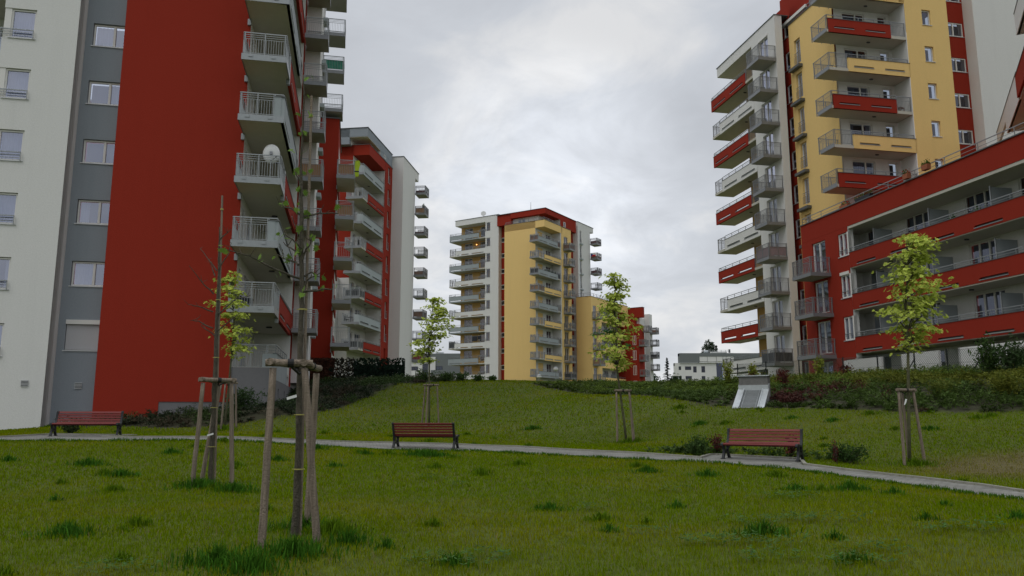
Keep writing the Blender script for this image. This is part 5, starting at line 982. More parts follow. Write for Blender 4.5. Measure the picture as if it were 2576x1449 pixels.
# the two nearly bare saplings
def sapling(loc, trunk, rad, brs, label, seed, leaves, pole, tags):
    r = random.Random(seed); x0, y0, z0 = loc; t = thing('sapling', label, 'tree', loc)
    def L(p, dy=0): return Vector((p[0]-x0, dy, p[1]-z0))
    pts = [L(p, .015*math.sin(i*2.1)) for i, p in enumerate(trunk)]; pts[0].z -= .15
    fine = []
    for a, c in zip(pts, pts[1:]):
        for i in range(5): fine.append(a.lerp(c, i/5)+Vector((r.gauss(0,.004), r.gauss(0,.004), 0)))
    fine.append(pts[-1]); k = len(fine); rr = np.interp(np.linspace(0,1,k), np.linspace(0,1,len(rad)), rad); rr = [v*(1+.12*math.sin(i*3.7)*(i%3 == 0)) for i, v in enumerate(rr)]
    mb = MB(); mb.tube(fine, list(rr), 10); mesh_obj('trunk', mb.v, mb.f, M['bark'], t, smooth=True)
    mb = MB(); P = []
    for i, br in enumerate(brs):
        a0 = r.uniform(-.9,.9); q = [L(p, (j/(len(br)-1))*a0*abs(br[-1][0]-br[0][0])) for j, p in enumerate(br)]
        f_ = [];
        for a, c in zip(q, q[1:]):
            for j in range(3): f_.append(a.lerp(c, j/3)+Vector((r.gauss(0,.006), r.gauss(0,.006), r.gauss(0,.006))))
        f_.append(q[-1]); n = len(f_); mb.tube(f_, [.013*(1-.75*j/n) for j in range(n)], 6)
        for _ in range(2):
            j = r.randint(n//2, n-1); mb.tube([f_[j], f_[j]+Vector((r.gauss(0,.06), r.gauss(0,.06), r.uniform(.03,.12)))], [.005,.002], 5)
        if leaves:
            for c in (f_[-1], f_[n//2], f_[max(1, n//4)]):
                for _ in range(r.randint(0, 4)): p = c+Vector((r.gauss(0,.045), r.gauss(0,.045), r.gauss(0,.03))); P.append((p, (0,0,0)))
    mesh_obj('branches', mb.v, mb.f, M['bark'], t)
    if leaves:
        for z in np.linspace(3.4, 5.4, 10):
            for _ in range(r.randint(2, 4)): zz_ = float(np.interp(z, [p[1] for p in trunk], [p[0] for p in trunk])); P.append((Vector((zz_-x0+r.gauss(0,.05), r.gauss(0,.05), z-z0)), (0,0,0)))
        V, F, C = leaf_cloud(P, .075, (.13,.24,.04), (.17,.27,.05), r, up=.1); np_mesh('leaves', V, F, M['leaf'], C, t)
    for z in tags['ties']:
        xx = float(np.interp(z, [p[1] for p in trunk], [p[0] for p in trunk]))-x0; mb = MB(); ra = float(np.interp(z, [trunk[0][1], trunk[-1][1]], [rad[0], rad[-1]]))+.02; mb.tube([(xx+.02,-.01,z-z0-.006),(xx+.02,-.01,z-z0+.006)], [ra,ra], 14, cap=False); mb.bar((xx-ra,-.01,z-z0),(xx+ra+.03,-.03,z-z0), .008); mesh_obj('tie', mb.v, mb.f, M['tie'], t)
    xx, zz_ = tags['tag']; mb = MB(); n = 0; a = Vector((xx-x0, -.06, zz_-z0)); u = Vector((-.10,-.01,-.03)); w = Vector((.006,0,-.028)); mb.v += [tuple(a), tuple(a+u), tuple(a+u+w), tuple(a+w), tuple(a+Vector((0,.003,0))), tuple(a+u+Vector((0,.003,0))), tuple(a+u+w+Vector((0,.003,0))), tuple(a+w+Vector((0,.003,0)))]; mb.f += [(0,1,2,3),(7,6,5,4),(0,4,5,1),(1,5,6,2),(2,6,7,3),(3,7,4,0)]; mesh_obj('name_tag', mb.v, mb.f, M['tag'], t)
    p = thing('support_pole', pole[0], 'pole', (pole[1][0], pole[1][1], z0)); mb = MB(); mb.tube([(0,0,-.1), (pole[2][0]-pole[1][0], 0, pole[2][1]-z0)], [pole[3], pole[3]*.75], 8); mesh_obj('pole', mb.v, mb.f, M['stake'], p)
    mb = MB(); [mb.tube([( (pole[2][0]-pole[1][0])*f, 0, (pole[2][1]-z0)*f-.012), ((pole[2][0]-pole[1][0])*f, 0, (pole[2][1]-z0)*f+.012)], [pole[3]+.004]*2, 10) for f in (.95,)]; mesh_obj('band', mb.v, mb.f, M['tie'], p)
    return t
sapling((-2.25,8.4,g1(-2.25,8.4)), [(-2.25,.38),(-2.24,.98),(-2.25,1.8),(-2.27,2.65),(-2.30,3.3),(-2.32,3.88),(-2.35,4.43),(-2.35,4.9),(-2.36,5.42)], [.040,.035,.031,.028,.025,.02,.014,.010,.006],
  [[(-2.3,3.08),(-2.54,3.15),(-2.73,3.24),(-2.95,3.29)],[(-2.32,3.23),(-2.46,3.3),(-2.6,3.37)],[(-2.28,3.4),(-2.36,3.48),(-2.46,3.55)],[(-2.32,3.79),(-2.45,3.88),(-2.6,3.94)],[(-2.29,3.29),(-2.22,3.45),(-2.16,3.54)],[(-2.31,3.77),(-2.15,3.84),(-1.97,3.87)],[(-2.27,2.93),(-2.04,2.96),(-1.95,2.98)],[(-2.28,2.97),(-2.22,3.08),(-2.11,3.16)],[(-2.31,4.0),(-2.36,4.18),(-2.4,4.29)],[(-2.3,3.35),(-2.46,3.44),(-2.56,3.53)],[(-2.29,3.1),(-2.2,3.16),(-2.12,3.12)]],
  'tall slender sapling with few green leaves, nearest to the camera', 4, True, ('thin round pole tied beside the nearest sapling', (-2.2,8.46), (-2.28,5.2), .019), dict(ties=(1.06,1.62,2.74), tag=(-2.27,1.83)))
sapling((-5.06,13.5,g1(-5.06,13.5)), [(-5.06,.46),(-5.07,1.39),(-5.08,2.19),(-5.11,3.28),(-5.14,4.34),(-5.16,4.9)], [.042,.037,.033,.028,.018,.008],
  [[(-5.17,4.12),(-5.34,4.33),(-5.53,4.54)],[(-5.19,3.7),(-5.35,3.89),(-5.53,4.15)],[(-5.18,3.39),(-5.41,3.47),(-5.5,3.48)],[(-5.17,3.11),(-5.41,3.22),(-5.53,3.23)],[(-5.1,2.97),(-5.34,3.14)],[(-5.14,4.15),(-5.02,4.38),(-4.98,4.64)],[(-5.15,4.67),(-4.96,4.86)],[(-5.1,3.33),(-4.82,3.64),(-4.6,3.71)],[(-5.12,3.04),(-4.68,3.35)],[(-5.18,4.03),(-5.31,4.25)]],
  'leafless bare sapling in front of the red end wall', 8, False, ('long thin pole tied beside the bare sapling', (-5.0,13.56), (-5.17,5.49), .024), dict(ties=(1.1,1.75,2.6,3.6), tag=(-5.03,1.33)))
# timber tree supports
def support(loc, posts, hgt, label, sag=0, r=.036, straps=True):
    """posts: (foot x, foot y, top x, top y) about loc; three posts joined by half-round rails"""
    t = thing('tree_support', label, 'tree support', loc, 0, 'timber tripod supports round the young trees'); tp = []
    for fx, fy, tx, ty in posts:
        zf = g1(loc[0]+fx, loc[1]+fy)-loc[2]; mb = MB(); rr = random.Random(int(fx*100)); k = 9; mb.tube([(fx+(tx-fx)*i/k+rr.gauss(0,.002), fy+(ty-fy)*i/k, zf-.15+(hgt-zf+.13)*i/k) for i in range(k+1)], [r*(1.08-.14*i/k) for i in range(k+1)], 12); mesh_obj('post', mb.v, mb.f, M['stake'], t, smooth=True); tp.append((tx, ty))
    n = len(tp)
    for i in range(n if n > 2 else 1):
        a, c = Vector((*tp[i], hgt+.03)), Vector((*tp[(i+1)%n], hgt+.03)); d = (c-a).normalized()*.075; off = Vector((0,0,.004*i)); mb = MB(); mb.tube([a-d+off, a.lerp(c,.5)+off, c+d+off], [r*1.02,r*1.05,r*1.0], 12); mesh_obj('cross_rail', mb.v, mb.f, M['stake'], t)
        m_ = a.lerp(c, .55)+off; dd = (c-a).normalized()*.03; mb = MB(); mb.tube([m_-dd, m_+dd], [r*1.22]*2, 12)
        cx, cy = sum(q[0] for q in tp)/n, sum(q[1] for q in tp)/n; mb.tube([m_+Vector((0,0,-.03)), Vector((cx,cy,hgt-.06))], .012, 6); mesh_obj('strap', mb.v, mb.f, M['strap'], t)
    return t
s1 = support((-2.22,8.4,g1(-2.22,8.4)), [(-.17,-.62,-.17,-.52),(.33,-.42,.13,-.45),(-.04,.55,.02,.48)], 1.72, 'large timber tripod round the nearest sapling')
support((-5.06,13.5,g1(-5.06,13.5)), [(-.20,-.25,-.13,-.22),(.33,.15,.24,.08),(-.35,.5,-.1,.42)], 1.72, 'timber tripod round the leafless sapling before the red wall')
support((-11.03,30.7,g1(-11,30.7)), [(-.45,-.1,-.22,-.1),(-.05,-.35,-.0,-.3),(.35,.2,.25,.15)], 1.7, 'timber tripod round the young maple nearest the left tower')
support((-3.54,34.1,g1(-3.54,34.1)), [(-.35,.2,-.22,.15),(-.12,-.3,-.05,-.25),(.40,.15,.30,.1)], 1.68, 'timber tripod behind the middle bench')
support((4.06,28,g1(4.06,28)), [(-.38,-.1,-.38,-.1),(.15,-.3,.05,-.28),(.28,.3,.12,.25)], 1.75, 'timber tripod in the lawn right of the middle bench')
s6 = support((9.67,19.55,g1(9.67,19.55)), [(-.26,-.3,-.24,-.25),(.42,.05,.24,.0),(.22,.42,.12,.32)], 1.76, 'timber tripod round the tall maple on the right lawn')
mb = MB(); mb.prism([(-.02,0),(.02,.02),(.07,.14),(.03,.15)], 'y', -.004, .0); o = mesh_obj('name_tag', mb.v, mb.f, M['tag'], s6); o.location = (-.16,-.33,1.42)

# ================================================================== bushes, screen and far trees
def foliage_blob(r, n, f, size, c0, c1, spread=1, elong=1.6):
    V = np.zeros((n*4,3)); C = np.zeros((n*4,3))
    for i in range(n):
        p, sh = f(r); nrm = Vector((r.gauss(0,1), r.gauss(0,1), r.gauss(.4,1))).normalized(); u = nrm.orthogonal().normalized(); u = Matrix.Rotation(r.uniform(0,6.28),3,nrm)@u; w = nrm.cross(u); s = size*r.uniform(.6,1.3)
        V[i*4:i*4+4] = [p-u*s*elong, p-w*s*.5, p+u*s*elong, p+w*s*.5]; m_ = r.random(); C[i*4:i*4+4] = (np.array(c0)*(1-m_)+np.array(c1)*m_)*r.uniform(.75,1.2)
    return V, np.arange(n*4).reshape(n,4), C
def bush(name, label, x, y, w, h, c0, c1, seed, n=500, size=.035, cat='bush', dz=0, group=None, dense=True, d=None):
    r = random.Random(seed); z = g1(x, y)+dz; t = thing(name, label, cat, (x,y,z), 0, group); stems = []
    mb = MB()
    for i in range(9):
        a = r.uniform(0,6.28); q = r.uniform(.2,.9); tip = Vector((math.cos(a)*w*.45*q, math.sin(a)*(d or w)*.45*q, h*r.uniform(.65,1.02)*(1-.25*q))); mb.tube([(0,0,-.05), tip*.5+Vector((0,0,.05*h)), tip], [.014,.009,.004], 5); stems.append(tip)
    mesh_obj('stems', mb.v, mb.f, M['bark'], t)
    def f(r):
        s = r.choice(stems); k_ = r.uniform(.25,1.05); p = s*k_+Vector((r.gauss(0,w*.10), r.gauss(0,w*.10), r.gauss(0,h*.07))); p.z = max(p.z, .01); return p, 0
    V, F, C = foliage_blob(r, n, f, size, c0, c1); np_mesh('foliage', V, F, M['leaf'], C, t); return t
G1, G2 = (.035,.075,.018), (.07,.12,.03); RD, RD2 = (.07,.02,.018), (.12,.035,.025); YG, YG2 = (.16,.20,.03), (.30,.33,.05)
bush('bush', 'round green bush left of the right bench beside the path kerb', 4.85, 20.95, .8, .55, G1, G2, 1, 900)
bush('bush', 'round dark green bush right of the right bench inside the path bend', 8.1, 19.4, 1.05, .55, G1, (.045,.09,.02), 2, 1100, .03)
bush('barberry_bush', 'small dark red bush at the left end of the right bench', 5.45, 21.3, .45, .6, RD, RD2, 3, 260)
bush('barberry_bush', 'small dark red bush behind the right end of the right bench', 7.1, 20.4, .5, .65, RD, RD2, 4, 280)
bush('barberry_bush', 'thin dark red bush in front of the round dark bush right of the bench', 7.75, 19.2, .25, .5, RD, RD2, 14, 90)
bush('bush', 'low dark bush at the left end of the left bench', -14.15, 25.6, .75, .5, G1, (.05,.06,.03), 5, 500)
bush('bush', 'arching dark shrub on the grey plinth of the left tower', -11.6, 34.4, 2.0, .95, G1, (.05,.08,.04), 6, 900, .05)
bush('shrub', 'tall leafy shrub growing through the wire fence at the right', 19.2, 31.6, 1.3, 1.7, G1, G2, 7, 900, .06, 'shrub')
bush('shrub', 'loose shrub with round leaves on long stems at the far right of the fence', 19.5, 30.6, 1.6, 1.6, G1, (.06,.09,.04), 8, 700, .07, 'shrub')
bush('shrub', 'dark shrub right of the loose shrub at the edge of the picture', 20.3, 31.4, 1.5, 1.1, (.02,.045,.015), G1, 9, 1400, .06, 'shrub')
bush('shrub', 'bright yellow-green shrub low on the bank at the right edge of the picture', 16.9, 27.0, 1.7, .95, (.10,.13,.02), (.19,.20,.03), 10, 1800, .04, 'shrub')
bush('shrub', 'yellow-green shrub on the bank left of the brightest one at the right edge', 15.3, 28.2, 1.5, .75, (.08,.12,.02), (.15,.17,.03), 11, 1300, .04, 'shrub')
for i, (x, y, h_, lb) in enumerate(((12.2, 44.5, 1.5, 'small yellow-green treetop in front of the distant right office, leftmost of three'), (13.6, 44.5, 1.3, 'small yellow-green treetop in front of the distant right office, middle of three'), (16.6, 42.6, 1.35, 'small yellow-green treetop before the dark stair glazing of the distant office'))):
    bush('young_tree', lb, x, y, .75, h_, YG, YG2, 30+i, 420, .06, 'tree')
for i, (x, y, lb) in enumerate(((14.6, 42.8, 'dark red shrub on the crest right of the yellow treetops'), (17.6, 41.5, 'dark red shrub on the crest left of the ventilation shaft, outer one'), (12.6,36.6, 'dark red shrub on the crest touching the ventilation shaft'), (11.15,36.9,'dark red shrub on the crest just left of the ventilation shaft head'))):
    bush('barberry_bush', lb, x, y, .8, .85, RD, RD2, 50+i, 300, .05)
for i, (x, y) in enumerate(((-3.9,47.6),(-3.0,47.9),(-2.1,48.0),(-5.2,47.0),(-1.2,48.4))):
    bush('crest_shrub', ['leafy green shrub on the crest left of the white office, centre one','leafy green shrub on the crest in front of the white office','low pale shrub on the crest right of the young maple','leafy green shrub on the crest beside the leafy screen','thin pale shrub on the crest below the middle tower corner'][i], x, y, [1.3,1.2,1.0,1.5,.7][i], [.7,.6,.45,.85,.35][i], G1, G2, 60+i, 420, .05, 'shrub')
# leafy camouflage screen in front of the second tower
t = thing('garden_screen', 'brown and dark green artificial leaf screen along the top of the left bank', 'screen', (-10.2, 52, g1(-10.2,52))); r = random.Random(77); V = []; C = []; n = 0
def scr(x): return 3.85+.04*(x+7)-.0, 5.27
for i in range(7200):
    x = r.uniform(-13.4,-7.1); u = r.random(); brown = x < -11.75+r.gauss(0,.25); pale = -11.75 < x < -10.4
    if pale and (r.random() < .72): continue
    if not brown and not pale and u > .72 and r.random() < .7: continue
    z = 3.85+u*1.55+r.gauss(0,.03); p = Vector((x+10.2, r.gauss(0,.06), z-g1(-10.2,52))); nrm = Vector((r.gauss(0,.6),-1,r.gauss(0,.6))).normalized(); a = Matrix.Rotation(r.uniform(0,6.28),3,nrm)@nrm.orthogonal().normalized(); w = nrm.cross(a); s = r.uniform(.035,.075)
    V += [p-a*s*1.5, p-w*s, p+a*s*1.5, p+w*s]; c = (.055,.022,.014) if brown else ((.03,.028,.02) if pale else (.012,.026,.016)); k_ = r.uniform(.6,1.5); C += [(c[0]*k_, c[1]*k_, c[2]*k_)]*4
np_mesh('leaves', np.array([tuple(v) for v in V]), np.arange(len(V)).reshape(-1,4), M['leaf'], np.array(C), t)
mb = MB()
for i in range(7): x = -3.2+i*1.05; mb.tube([(x,.08,-.6),(x,.08,1.42)], .03)
for z in (.1,.7,1.35): mb.bar((-3.2,.08,z),(3.1,.08,z), .02)
mesh_obj('posts', mb.v, mb.f, M['fpost'], t)
# far trees
def crown_tree(name, label, x, y, z, h, w, c0, c1, seed, n=1500, size=.35, lobes=9, trunk=.3, group=None, shape=None):
    r = random.Random(seed); t = thing(name, label, 'tree', (x,y,z), 0, group); mb = MB(); mb.tube([(0,0,-.3),(0,0,h*.5),(0,0,h*.85)], [h*.025,h*.018,h*.006]); mesh_obj('trunk', mb.v, mb.f, M['bark'], t)
    L = [(Vector((r.uniform(-.32,.32)*w, r.uniform(-.32,.32)*w, h*r.uniform(trunk+.1,.86))), r.uniform(.16,.28)*w) for _ in range(lobes)] if shape is None else shape
    def f(r):
        c, R_ = r.choice(L); d = Vector((r.gauss(0,1), r.gauss(0,1), r.gauss(0,1))).normalized()*R_*r.uniform(.55,1.05); d.z *= 1.25; return c+d, 0
    V, F, C = foliage_blob(r, n, f, size, c0, c1, elong=1); np_mesh('crown', V, F, M['leaf'], C, t)
D1, D2 = (.025,.05,.022), (.045,.075,.03)
sh = [(Vector((x_, 0, z_)), r_) for x_, z_, r_ in ((-1.6,17,1.3),(-1.4,19.5,1.4),(-.9,22,1.6),(.2,23.8,1.5),(1.4,23.2,1.3),(1.9,21,1.5),(.6,20.5,1.9),(.3,17.5,2.0),(1.7,18,1.5),(-2.4,20,.6))]
crown_tree('poplar_tree', 'dark rounded tree rising behind the roof of the right office', 75, 300, 5, 25, 6, D1, D2, 1, 2600, .35, shape=sh)
crown_tree('poplar_tree', 'thin dark treetop right of the rounded tree behind the office roof', 78.1, 300, 5, 22.5, 1.2, D1, (.05,.05,.03), 2, 260, .3, shape=[(Vector((0,0,20.5)),.6),(Vector((.1,0,22)),.5),(Vector((0,0,23)),.35)])
t = thing('spruce_tree', 'dark pointed spruce left of the distant right office', 'tree', (39.4,200,4.6)); r = random.Random(4); mb = MB(); mb.tube([(0,0,-.3),(0,0,11.9)], [.22,.03]); mesh_obj('trunk', mb.v, mb.f, M['bark'], t); P = []; C = []
for i in range(150):
    z = 1.2+10.6*(i/150); L = (11.9-z)*.20+.15; a = r.uniform(0,6.28); L *= r.uniform(.55,1.25)
    for k_ in range(9):
        f_ = (k_+1)/9; c = Vector((math.cos(a)*L*f_, math.sin(a)*L*f_, z-.25*f_*L+.12*f_*f_*L)); s = .16+.1*(1-f_); d = Vector((math.cos(a),math.sin(a),-.2)); w = Vector((-math.sin(a),math.cos(a),r.gauss(0,.4))); P += [c-d*s*1.3, c-w*s*.8-Vector((0,0,.08)), c+d*s*1.3, c+w*s*.8-Vector((0,0,.08))]; C += [np.array((.018,.036,.024))*r.uniform(.6,1.5)]*4
np_mesh('crown', np.array([tuple(v) for v in P]), np.arange(len(P)).reshape(-1,4), M['leaf'], np.array(C), t)
for i, (x, y, h_, w_, lb) in enumerate(((36.5,205,8.6,5,'dark bushy tree beside the pointed spruce, on its left'),(43,206,7.9,5,'dark bushy tree beside the pointed spruce, on its right'),(33.2,195,8.0,5,'dark bushy tree touching the far white end wall'),(-33.5,190,6,5,'dark bushy tree between the white wall and the distant left office'))):
    crown_tree('bushy_tree', lb, x, y, 4.6, h_, w_, D1, D2, 20+i, 1300, .32, 10, .05)

# ================================================================== grass, bed planting
def vnoise(x, y, s, seed):
    rs = np.random.RandomState(seed); T = rs.rand(64, 64); u = x/s; v = y/s; i = np.floor(u).astype(int); j = np.floor(v).astype(int); fu = u-i; fv = v-j; fu = fu*fu*(3-2*fu); fv = fv*fv*(3-2*fv)
    a = T[i%64, j%64]; b_ = T[(i+1)%64, j%64]; c = T[i%64, (j+1)%64]; d = T[(i+1)%64, (j+1)%64]; return (a*(1-fu)+b_*fu)*(1-fv)+(c*(1-fu)+d*fu)*fv
RS = np.random.RandomState(11)
def blades(x, y, h, w, col, name, lean=.55, parent=None):
    n = len(x); z = gz(x, y)-.01; a = RS.rand(n)*6.283; l = RS.rand(n)*lean; b_ = RS.rand(n)*6.283
    dx, dy = np.cos(a)*w/2, np.sin(a)*w/2; lx, ly = np.cos(b_)*l*h, np.sin(b_)*l*h; V = np.zeros((n,5,3))
    V[:,0] = np.stack([x-dx, y-dy, z], 1); V[:,1] = np.stack([x+dx, y+dy, z], 1)
    V[:,2] = np.stack([x+dx*.8+lx*.35, y+dy*.8+ly*.35, z+h*.6], 1); V[:,3] = np.stack([x-dx*.8+lx*.35, y-dy*.8+ly*.35, z+h*.6], 1); V[:,4] = np.stack([x+lx, y+ly, z+h*(1-.35*l)], 1)
    o = np.arange(n)[:,None]*5; F = np.concatenate([o+[0,1,2], o+[0,2,3], o+[3,2,4]], 0); C = np.repeat(col[:,None,:], 5, 1)*np.array([.8,.8,1,1,1.1])[None,:,None]*1.0
    C = np.repeat(col[:,None,:], 5, 1)
    return V.reshape(-1,3), F, C.reshape(-1,3)
def scatter(y0, y1, dens, xr=1.0):
    n = int((y1-y0)*(y0+y1)*xr*dens); y = np.sqrt(RS.rand(n)*(y1**2-y0**2)+y0**2); x = (RS.rand(n)*2-1)*xr*y; return x, y
def dry(x, y):
    d = vnoise(x, y, 2.2, 3)*.6+vnoise(x, y, .7, 4)*.4
    q = np.clip(1-np.hypot((x-11.8)/3.6, (y-18)/2.6), 0, 1)     # worn, dry ground on the right bank
    return d, np.clip(q*1.7, 0, .85)
Vs, Fs_, Cs = [], [], []; off = 0
for y0, y1, dens, hh, ww in ((3.0,8.5,2300,.050,.0055),(8.5,13,1500,.052,.008),(13,20,800,.055,.012),(20,30,380,.06,.02),(30,50,140,.07,.034)):
    x, y = scatter(y0, y1, dens); keep = ~(inside(x, y, PATHPOLY)|inside(x, y, BEDL)|inside(x, y, BEDR)); keep &= (x > -24)&(x < 30)
    c_, s_ = math.cos(R(MAIN)), math.sin(R(MAIN)); lx_ = c_*x+s_*y; ly_ = -s_*x+c_*y; keep &= ~((lx_ < -3.4)&(ly_ > 37.4)); x, y = x[keep], y[keep]; n = len(x)
    d, q = dry(x, y); thin = RS.rand(n) > np.clip((d-.62)*1.2, 0, .45)+q*.55; x, y, d, q = x[thin], y[thin], d[thin], q[thin]; n = len(x)
    fine = vnoise(x, y, .23, 8); h = hh*(.55+.9*RS.rand(n))*(.75+.5*fine); m_ = np.clip((d-.38)*2.0+(RS.rand(n)-.5)*.5, 0, 1)[:,None]; mq = (q*.9*(RS.rand(n) < .85))[:,None]
    col = (np.array([.138,.208,.003])*(1-m_)+np.array([.205,.222,.005])*m_); col = col*(1-mq)+np.array([.19,.150,.045])*mq; col *= (.72+.56*RS.rand(n))[:,None]; straw = RS.rand(n) < .05; col[straw] = np.array([.24,.20,.09])
    V, F, C = blades(x, y, h, ww*(.7+.6*RS.rand(n)), col, 'g'); Vs.append(V); Fs_.append(F+off); Cs.append(C); off += len(V)
g_ = np_mesh('lawn_grass', np.concatenate(Vs), np.concatenate(Fs_), M['grass'], np.concatenate(Cs)); tag(g_, 'short yellow-green lawn grass covering the slope', 'grass', kind='stuff')
TUFT = [(-8.41,15.95,.32),(-7.08,14.6,.28),(-7.59,17.85,.27),(-6.71,11.9,.12),(-4.83,8.85,.34),(-10.23,16.3,.21),(-2.6,7.2,.38),(-2.0,7.45,.42),(-1.6,8.0,.25),(-2.2,6.9,.35),(-4.34,12.65,.38),(-4.92,20.2,.26),(-3.57,19.55,.22),(-3.64,16.45,.18),(-2.18,19.75,.7),(-1.2,7.85,.11),(-.52,7.25,.17),(.5,11.15,.21),(.8,30.95,.38),(2.68,15.85,.26),(3.68,15.15,.28),(6.79,28.85,.32),(2.25,11.15,.15),(2.68,8.7,.33),(5.58,13.3,.34),(6.08,12.85,.2),(3.28,8.3,.13),(4.79,9.4,.14),(5.95,11.1,.11),(5.85,9.4,.19),(4.61,13.15,.2),(2.97,7.1,.16),(1.08,9.15,.13),(-2.01,19.5,.49),(-5.02,17.25,.23),(12.45,23.75,.26),(10.63,26.4,.24),(9.68,27.6,.21),(-5.1,13.2,.5),(-2.3,8.9,.4),(4.1,27.7,.5),(9.7,19.3,.5),(-11,30.4,.5),(6.9,10.2,.4),(5.0,15.2,.25),(-1.9,8.6,.35)]
_r = random.Random(31)
NT = len(TUFT)
for _ in range(80):
    y_ = math.sqrt(_r.uniform(6.5**2, 33**2)); TUFT.append((_r.uniform(-.62,.66)*y_, y_, _r.uniform(.05,.16)*(1+.03*y_)))
TUFT = [q for q in TUFT if not (inside(np.array([q[0]]), np.array([q[1]]), BEDL)[0] or inside(np.array([q[0]]), np.array([q[1]]), BEDR)[0])]
Vs, Fs_, Cs = [], [], []; off = 0
for ti, (tx, ty, tr_) in enumerate(TUFT):
    n = int(2600*tr_**1.3/(1+ty*.05)); a = RS.rand(n)*6.283; rad = np.abs(RS.normal(0,.55,n))*tr_*(.6+.8*vnoise(np.cos(a)*3+tx*7, np.sin(a)*3+ty*5, .9, 61)); x = tx+np.cos(a)*rad*1.3; y = ty+np.sin(a)*rad*.9; k_ = ~inside(x, y, PATHPOLY); x, y, rad = x[k_], y[k_], rad[k_]; n = len(x)
    if n < 2: continue
    h = np.clip(.20-.09*rad/tr_, .04, 1)*(.25+.9*RS.rand(n)**1.3)*min(1.15, .55+tr_*1.6); col = np.array([.045,.125,.012] if ti < NT-6 else [.085,.155,.008])*(.6+.9*RS.rand(n))[:,None]
    V, F, C = blades(x, y, h, (.006+ty*.0007)*(.8+.5*RS.rand(n)), col, 'g', lean=.8); Vs.append(V); Fs_.append(F+off); Cs.append(C); off += len(V)
# longer fringe along the lawn side of the path
p = resample(PATHF, 900); k_ = RS.randint(0, 900, 15000); x = p[k_,0]+RS.normal(0,.05,15000); y = p[k_,1]-np.abs(RS.normal(0,.10,15000))+.05; h = .06+.10*RS.rand(15000)*vnoise(x, y, .5, 5); col = np.array([.06,.14,.010])*(.7+.6*RS.rand(15000))[:,None]
V, F, C = blades(x, y, h, np.full(15000,.014), col, 'g', lean=.7); Vs.append(V); Fs_.append(F+off); Cs.append(C); off += len(V)
g_ = np_mesh('long_grass', np.concatenate(Vs), np.concatenate(Fs_), M['grass'], np.concatenate(Cs)); tag(g_, 'darker tufts of longer grass dotted over the lawn and path edge', 'grass', kind='stuff')
# broad leaved weeds in the lawn
r = random.Random(12); V = []; C = []; wp = [(1.9,8.1,.3),(2.2,8.2,.25),(2.55,8.05,.3),(2.9,9.6,.35),(3.4,9.7,.3),(3.8,9.5,.35),(4.6,8.4,.35),(4.9,8.6,.3),(1.1,11.1,.2),(3.3,7.5,.3),(3.0,7.0,.3),(2.3,7.3,.25),(-.5,7.2,.35),(-.2,7.5,.2),(-1.5,14.6,.2),(-3.4,7.0,.3),(3.9,12.0,.35),(4.4,12.2,.3),(-.9,13.6,.15),(2.6,12.9,.2),(1.5,8.9,.2)]
for wx, wy, wr in wp:
    for _ in range(int(150*wr)):
        a = r.uniform(0,6.28); q = math.sqrt(r.random())*wr; x, y = wx+math.cos(a)*q*1.3, wy+math.sin(a)*q*.7; z = g1(x, y)+r.uniform(.04,.11)
        for k_ in range(3):
            b_ = k_*2.1+r.random(); d = Vector((math.cos(b_), math.sin(b_), r.uniform(-.2,.5))); w = Vector((-math.sin(b_), math.cos(b_), 0)); s = r.uniform(.014,.026); c = Vector((x,y,z)); V += [c, c+d*s-w*s*.6, c+d*s*2, c+d*s+w*s*.6]; C += [np.array((.07,.15,.035))*r.uniform(.7,1.3)]*4
g_ = np_mesh('lawn_weeds', np.array([tuple(v) for v in V]), np.arange(len(V)).reshape(-1,4), M['leaf'], np.array(C)); tag(g_, 'paler patches of clover and broad leaved weeds in the lawn', 'weeds', kind='stuff')
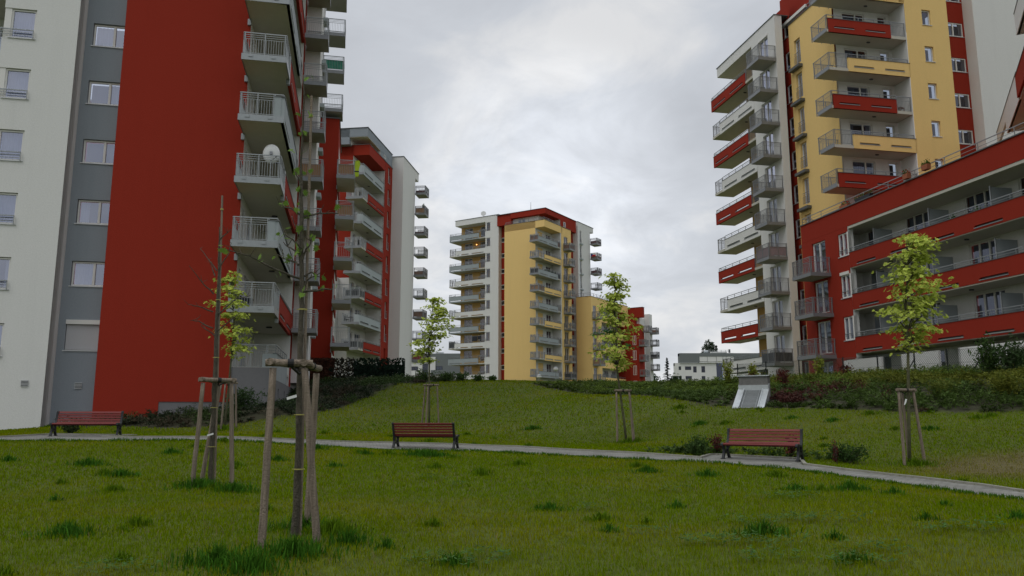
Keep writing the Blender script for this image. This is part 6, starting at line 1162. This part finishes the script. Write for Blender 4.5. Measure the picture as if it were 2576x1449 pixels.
def bed(poly, name, label, dens, colf, seed, hf, bbox, per=34):
    rs = np.random.RandomState(seed); x0, x1, y0, y1 = bbox; n = int((x1-x0)*(y1-y0)*dens); x = x0+rs.rand(n)*(x1-x0); y = y0+rs.rand(n)*(y1-y0); k_ = inside(x, y, poly)&(np.abs(x/y) < .85)
    c_, s_ = math.cos(R(MAIN)), math.sin(R(MAIN)); lx_ = c_*x+s_*y; ly_ = -s_*x+c_*y; k_ &= ~((lx_ < -3.3)&(ly_ > 37.2)); k_ &= np.hypot(x-9.3, (y-31.3)*.7) > .75
    x, y = x[k_], y[k_]; n = len(x); z = gz(x, y); H_ = hf(x, y, rs); col = colf(x, y, rs); P = np.repeat(np.stack([x,y,z],1), per, 0); Hh = np.repeat(H_, per); CC = np.repeat(col, per, 0)*(.6+.8*rs.rand(n*per))[:,None]; m = n*per
    u = rs.rand(m); a = rs.rand(m)*6.283; rad = (.12+.5*Hh)*np.sqrt(rs.rand(m))*(1-.4*u); P[:,0] += np.cos(a)*rad; P[:,1] += np.sin(a)*rad; P[:,2] += Hh*u*1.0+.02
    el = (rs.rand(m)-.25)*1.3; d = np.stack([np.cos(a)*np.cos(el), np.sin(a)*np.cos(el), np.sin(el)], 1); w = np.stack([-np.sin(a), np.cos(a), rs.rand(m)-.5], 1); s = (.055+.04*rs.rand(m))[:,None]
    V = np.stack([P-d*s, P-w*s*.35, P+d*s, P+w*s*.35], 1).reshape(-1,3); g_ = np_mesh(name, V, np.arange(m*4).reshape(-1,4), M['leaf'], np.repeat(CC, 4, 0)); tag(g_, label, 'ground cover', kind='stuff')
def colR(x, y, rs):
    n = len(x); e_ = vnoise(x, y, 1.5, 21); up = np.clip((gz(x, y)-2.45)/.5+(e_-.5)*.8, 0, 1); col = np.tile([.072,.118,.026], (n,1)); red = (up < .75)&(vnoise(x,y,.9,22)+rs.rand(n)*.35 > .78)&(x > 9.8)&(x < 14); col[red] = [.085,.032,.026]
    g = (up > .55)&(rs.rand(n) < .75); col[g] = [.11,.165,.026]; yl = (vnoise(x,y,1.9,25) > .62)&(up > .4)&(x > 13); col[yl] = [.13,.15,.022]; dk = (vnoise(x,y,1.2,27) > .66); col[dk] *= .6; return col
def hR(x, y, rs): return (.14+.30*rs.rand(len(x))**1.5)*np.where(x < 12, .5, 1.0)*np.clip(.5+vnoise(x,y,1.1,31), .6, 1.4)
bed(BEDR, 'bank_planting', 'low mixed shrubs, dark red and green, covering the right bank', 12, colR, 3, hR, (1,30,23.5,51), 26)
def colL(x, y, rs):
    n = len(x); col = np.tile([.030,.045,.022], (n,1)); b_ = vnoise(x,y,1.3,41)+rs.rand(n)*.3 > .8; col[b_] = [.065,.055,.035]; g = vnoise(x,y,1.7,43) > .62; col[g] = [.05,.085,.025]; return col
def hL(x, y, rs): return (.12+.26*rs.rand(len(x)))*np.clip(.4+vnoise(x,y,1.0,51), .5, 1.3)
bed([(4.9,20.3),(5.3,21.3),(7.2,20.1),(8.9,19.0),(8.6,20.6),(6.8,22.4),(4.4,22.6),(3.6,21.6)], 'bench_planting', 'sparse low plants and weeds in the soil behind the right bench', 7, lambda x,y,rs: np.tile([.05,.09,.02],(len(x),1))*(.6+.8*rs.rand(len(x)))[:,None], 6, lambda x,y,rs: .06+.12*rs.rand(len(x)), (3,9,18.5,23), 26)
bed(BEDL, 'bank_planting', 'low dark trailing shrubs covering the left bank below the towers', 9, colL, 4, hL, (-22,-3,29.5,53), 26)
# fallen leaves, bits of straw and a few stones at the kerb and beds
